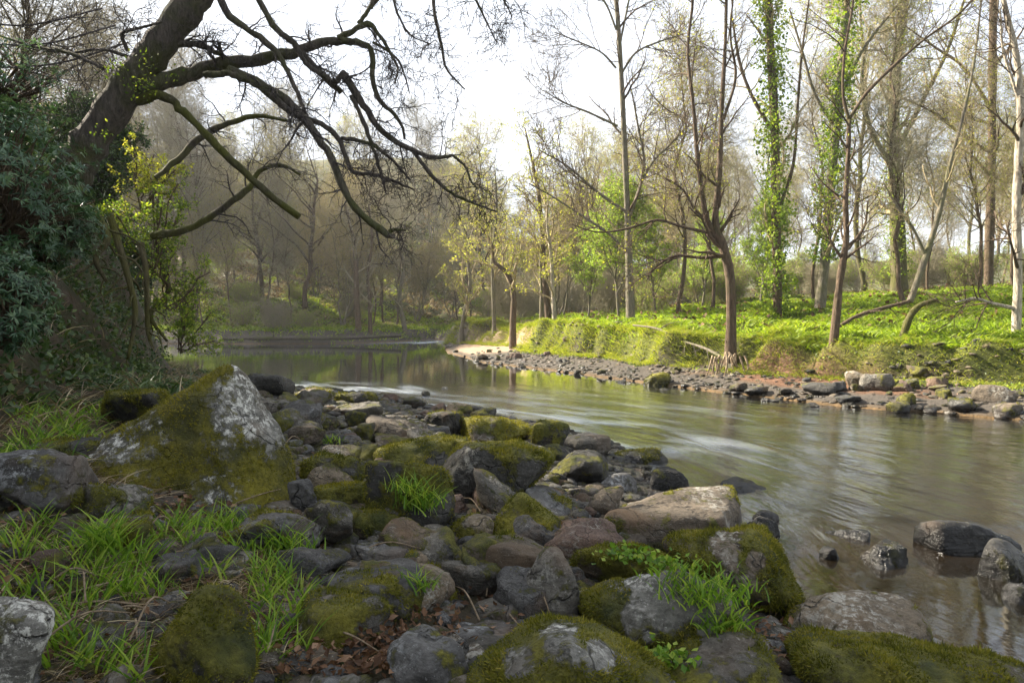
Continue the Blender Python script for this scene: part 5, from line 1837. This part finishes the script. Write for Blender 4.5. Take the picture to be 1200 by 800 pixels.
fg4 = [(r2.uniform(0, 350), r2.uniform(590, 800), r2.uniform(.7, 1.4)) for _ in range(60)]
clumps('mossy_turf', 'short mossy turf under the foreground grass', fg4, 420, 0.035, 0.004, M_MOSS, 6, .8, 0.10, 3)
clumps('sedge', 'dark brown sedge thatch between the foreground grass clumps', [(r2.uniform(20, 340), r2.uniform(620, 800), r2.uniform(.7, 1.3)) for _ in range(34)], 70, 0.16, 0.004, M_STRAW, 8, 1.4, 0.06)


def tuft(label, px, py, Y, n, L, Wd, spread, mat=M_GRASS, seed=0, lean=.6, name='grass_tuft', flat=0.3):
    rng = np.random.RandomState(seed)
    c = at(px, py, Y)
    P = np.stack([rng.normal(size=n) * spread, rng.normal(size=n) * spread * .7, rng.normal(size=n) * spread * flat], 1)
    o = build(name, [blades(P, L, Wd, rng, lean, 5)], mat, None, c)
    return tag(o, label, 'grass tuft' if name == 'grass_tuft' else 'plant')


def rock_front_Y(px, py, default):
    """depth of the nearest built stone along this sight line (real surface point)"""
    dg = bpy.context.evaluated_depsgraph_get()
    d = ray(px, py)
    hit = SC.ray_cast(dg, Vector((0, 0, CAM_Z)), Vector(d).normalized())
    return hit[1].y if hit[0] else default


bpy.context.view_layer.update()
for (px, py, n, L, Wd, sp, lb, sd_) in [
    (492, 592, 200, 0.14, 0.007, 0.06, 'bright green grass tuft growing on the tall dark rock', 1),
    (480, 575, 90, 0.12, 0.006, 0.05, 'smaller green tuft on top of the tall dark rock', 2),
    (832, 700, 330, 0.07, 0.007, 0.075, 'fresh green grass on the right side of the large round boulder', 3),
    (846, 735, 160, 0.07, 0.007, 0.05, 'fresh green grass hanging low at the right of the round boulder', 4),
    (800, 676, 140, 0.05, 0.008, 0.07, 'small green sprouts along the top of the large round boulder', 5),
    (492, 690, 40, 0.12, 0.006, 0.03, 'few green blades beside the white edged block', 6),
    (385, 518, 60, 0.08, 0.008, 0.05, 'tiny green tuft among the grey cobbles', 7),
    (330, 640, 120, 0.15, 0.007, 0.05, 'green grass tuft at the edge of the flat slate', 8),
    (120, 640, 130, 0.17, 0.008, 0.05, 'tall bright grass tuft in front of the flat brown slab', 9),
    (262, 620, 150, 0.12, 0.007, 0.07, 'yellow-green grass tuft over the dark mossy boulder', 10),
]:
    Yh = rock_front_Y(px, py, 4.0)
    tuft(lb, px, py, Yh, n, L, Wd, sp, seed=sd_)
# small round-leaved plants on the dome
rng = np.random.RandomState(9)
for k, (px, py, lb) in enumerate([(735, 656, 'small green leafy plant on top of the brown mossy dome'), (772, 664, 'small leafy plant between the dome and the round boulder'), (785, 778, 'pale green sprig beside the peaked boulder'), (562, 268, None)]):
    if lb is None:
        continue
    c = at(px, py, rock_front_Y(px, py, 3.5))
    P = np.stack([rng.normal(size=130) * .055, rng.normal(size=130) * .04, np.abs(rng.normal(size=130)) * .025 + .01], 1)
    tag(build('leafy_plant', [cards(P, 0.028, rng, 1.2, .9)], M_GRASS, None, c, smooth=False), lb, 'plant')

# fallen leaves among the stones
lp = []
for (x0, y0, x1, y1, n) in [(330, 740, 480, 800, 500), (480, 690, 620, 760, 90), (300, 640, 380, 700, 160), (570, 560, 680, 640, 80), (880, 690, 930, 790, 200), (220, 700, 330, 800, 160), (20, 560, 220, 640, 160), (440, 720, 540, 790, 160), (340, 470, 640, 640, 160), (160, 580, 280, 620, 160), (0, 600, 340, 800, 420)]:
    for _ in range(n):
        g_ = ground_hit(r2.uniform(x0, x1), r2.uniform(y0, y1))
        lp.append([g_[0], g_[1], hz(g_[0], g_[1]) + r2.uniform(0.005, 0.05)])
for _ in range(1500):
    yy = r2.uniform(10, 26)
    xx = r2.uniform(-2, 11)
    a_, b_, c_ = regions(np.array([xx]), np.array([yy]))
    if not c_[0] and 0.8 < b_[0] < 3.4 and b_[0] < a_[0]:
        lp.append([xx, yy, hz(xx, yy) + 0.04])
tag(build('leaf_litter', [cards(np.array(lp), 0.036, rng, 1.6, .6)], M_LITTER, smooth=False), 'brown oak leaves lying between the stones', 'leaves', kind='stuff')
# twigs lying about
tw = []
for k in range(60):
    g_ = ground_hit(r2.uniform(0, 620), r2.uniform(480, 790))
    z0 = hz(g_[0], g_[1]) + 0.04
    a = r2.uniform(0, 6.28)
    L_ = r2.uniform(.1, .45)
    q, r = spline([[g_[0], g_[1], z0], [g_[0] + np.cos(a) * L_ / 2, g_[1] + np.sin(a) * L_ / 2, z0 + r2.uniform(0, .08)], [g_[0] + np.cos(a) * L_, g_[1] + np.sin(a) * L_, z0 + r2.uniform(-.02, .05)]], [.004, .004, .002], 8)
    tw.append(tubes(q[None], r[None], 5))
tag(build('dead_twigs', tw, B_DEAD), 'thin dead twigs strewn between the near stones', 'twigs', kind='stuff')

# ------------------------------------------------------------------ haze
hm = bpy.data.materials.new('haze_air')
hm.use_nodes = True
t_ = hm.node_tree
t_.nodes.clear()
ho = t_.nodes.new('ShaderNodeOutputMaterial')
pv = t_.nodes.new('ShaderNodeVolumePrincipled')
pv.inputs['Color'].default_value = (0.86, 0.90, 0.95, 1)
pv.inputs['Density'].default_value = 0.0006
pv.inputs['Anisotropy'].default_value = 0.35
t_.links.new(pv.outputs[0], ho.inputs['Volume'])
bm = bmesh.new()
bmesh.ops.create_cube(bm, size=1.0)
me = bpy.data.meshes.new('haze')
bm.to_mesh(me)
bm.free()
hz_o = link('haze', me, hm, None, (0, 70, 16))
hz_o.scale = (404, 344, 38)
tag(hz_o, 'thin pale haze between the far trees', 'haze', kind='stuff')
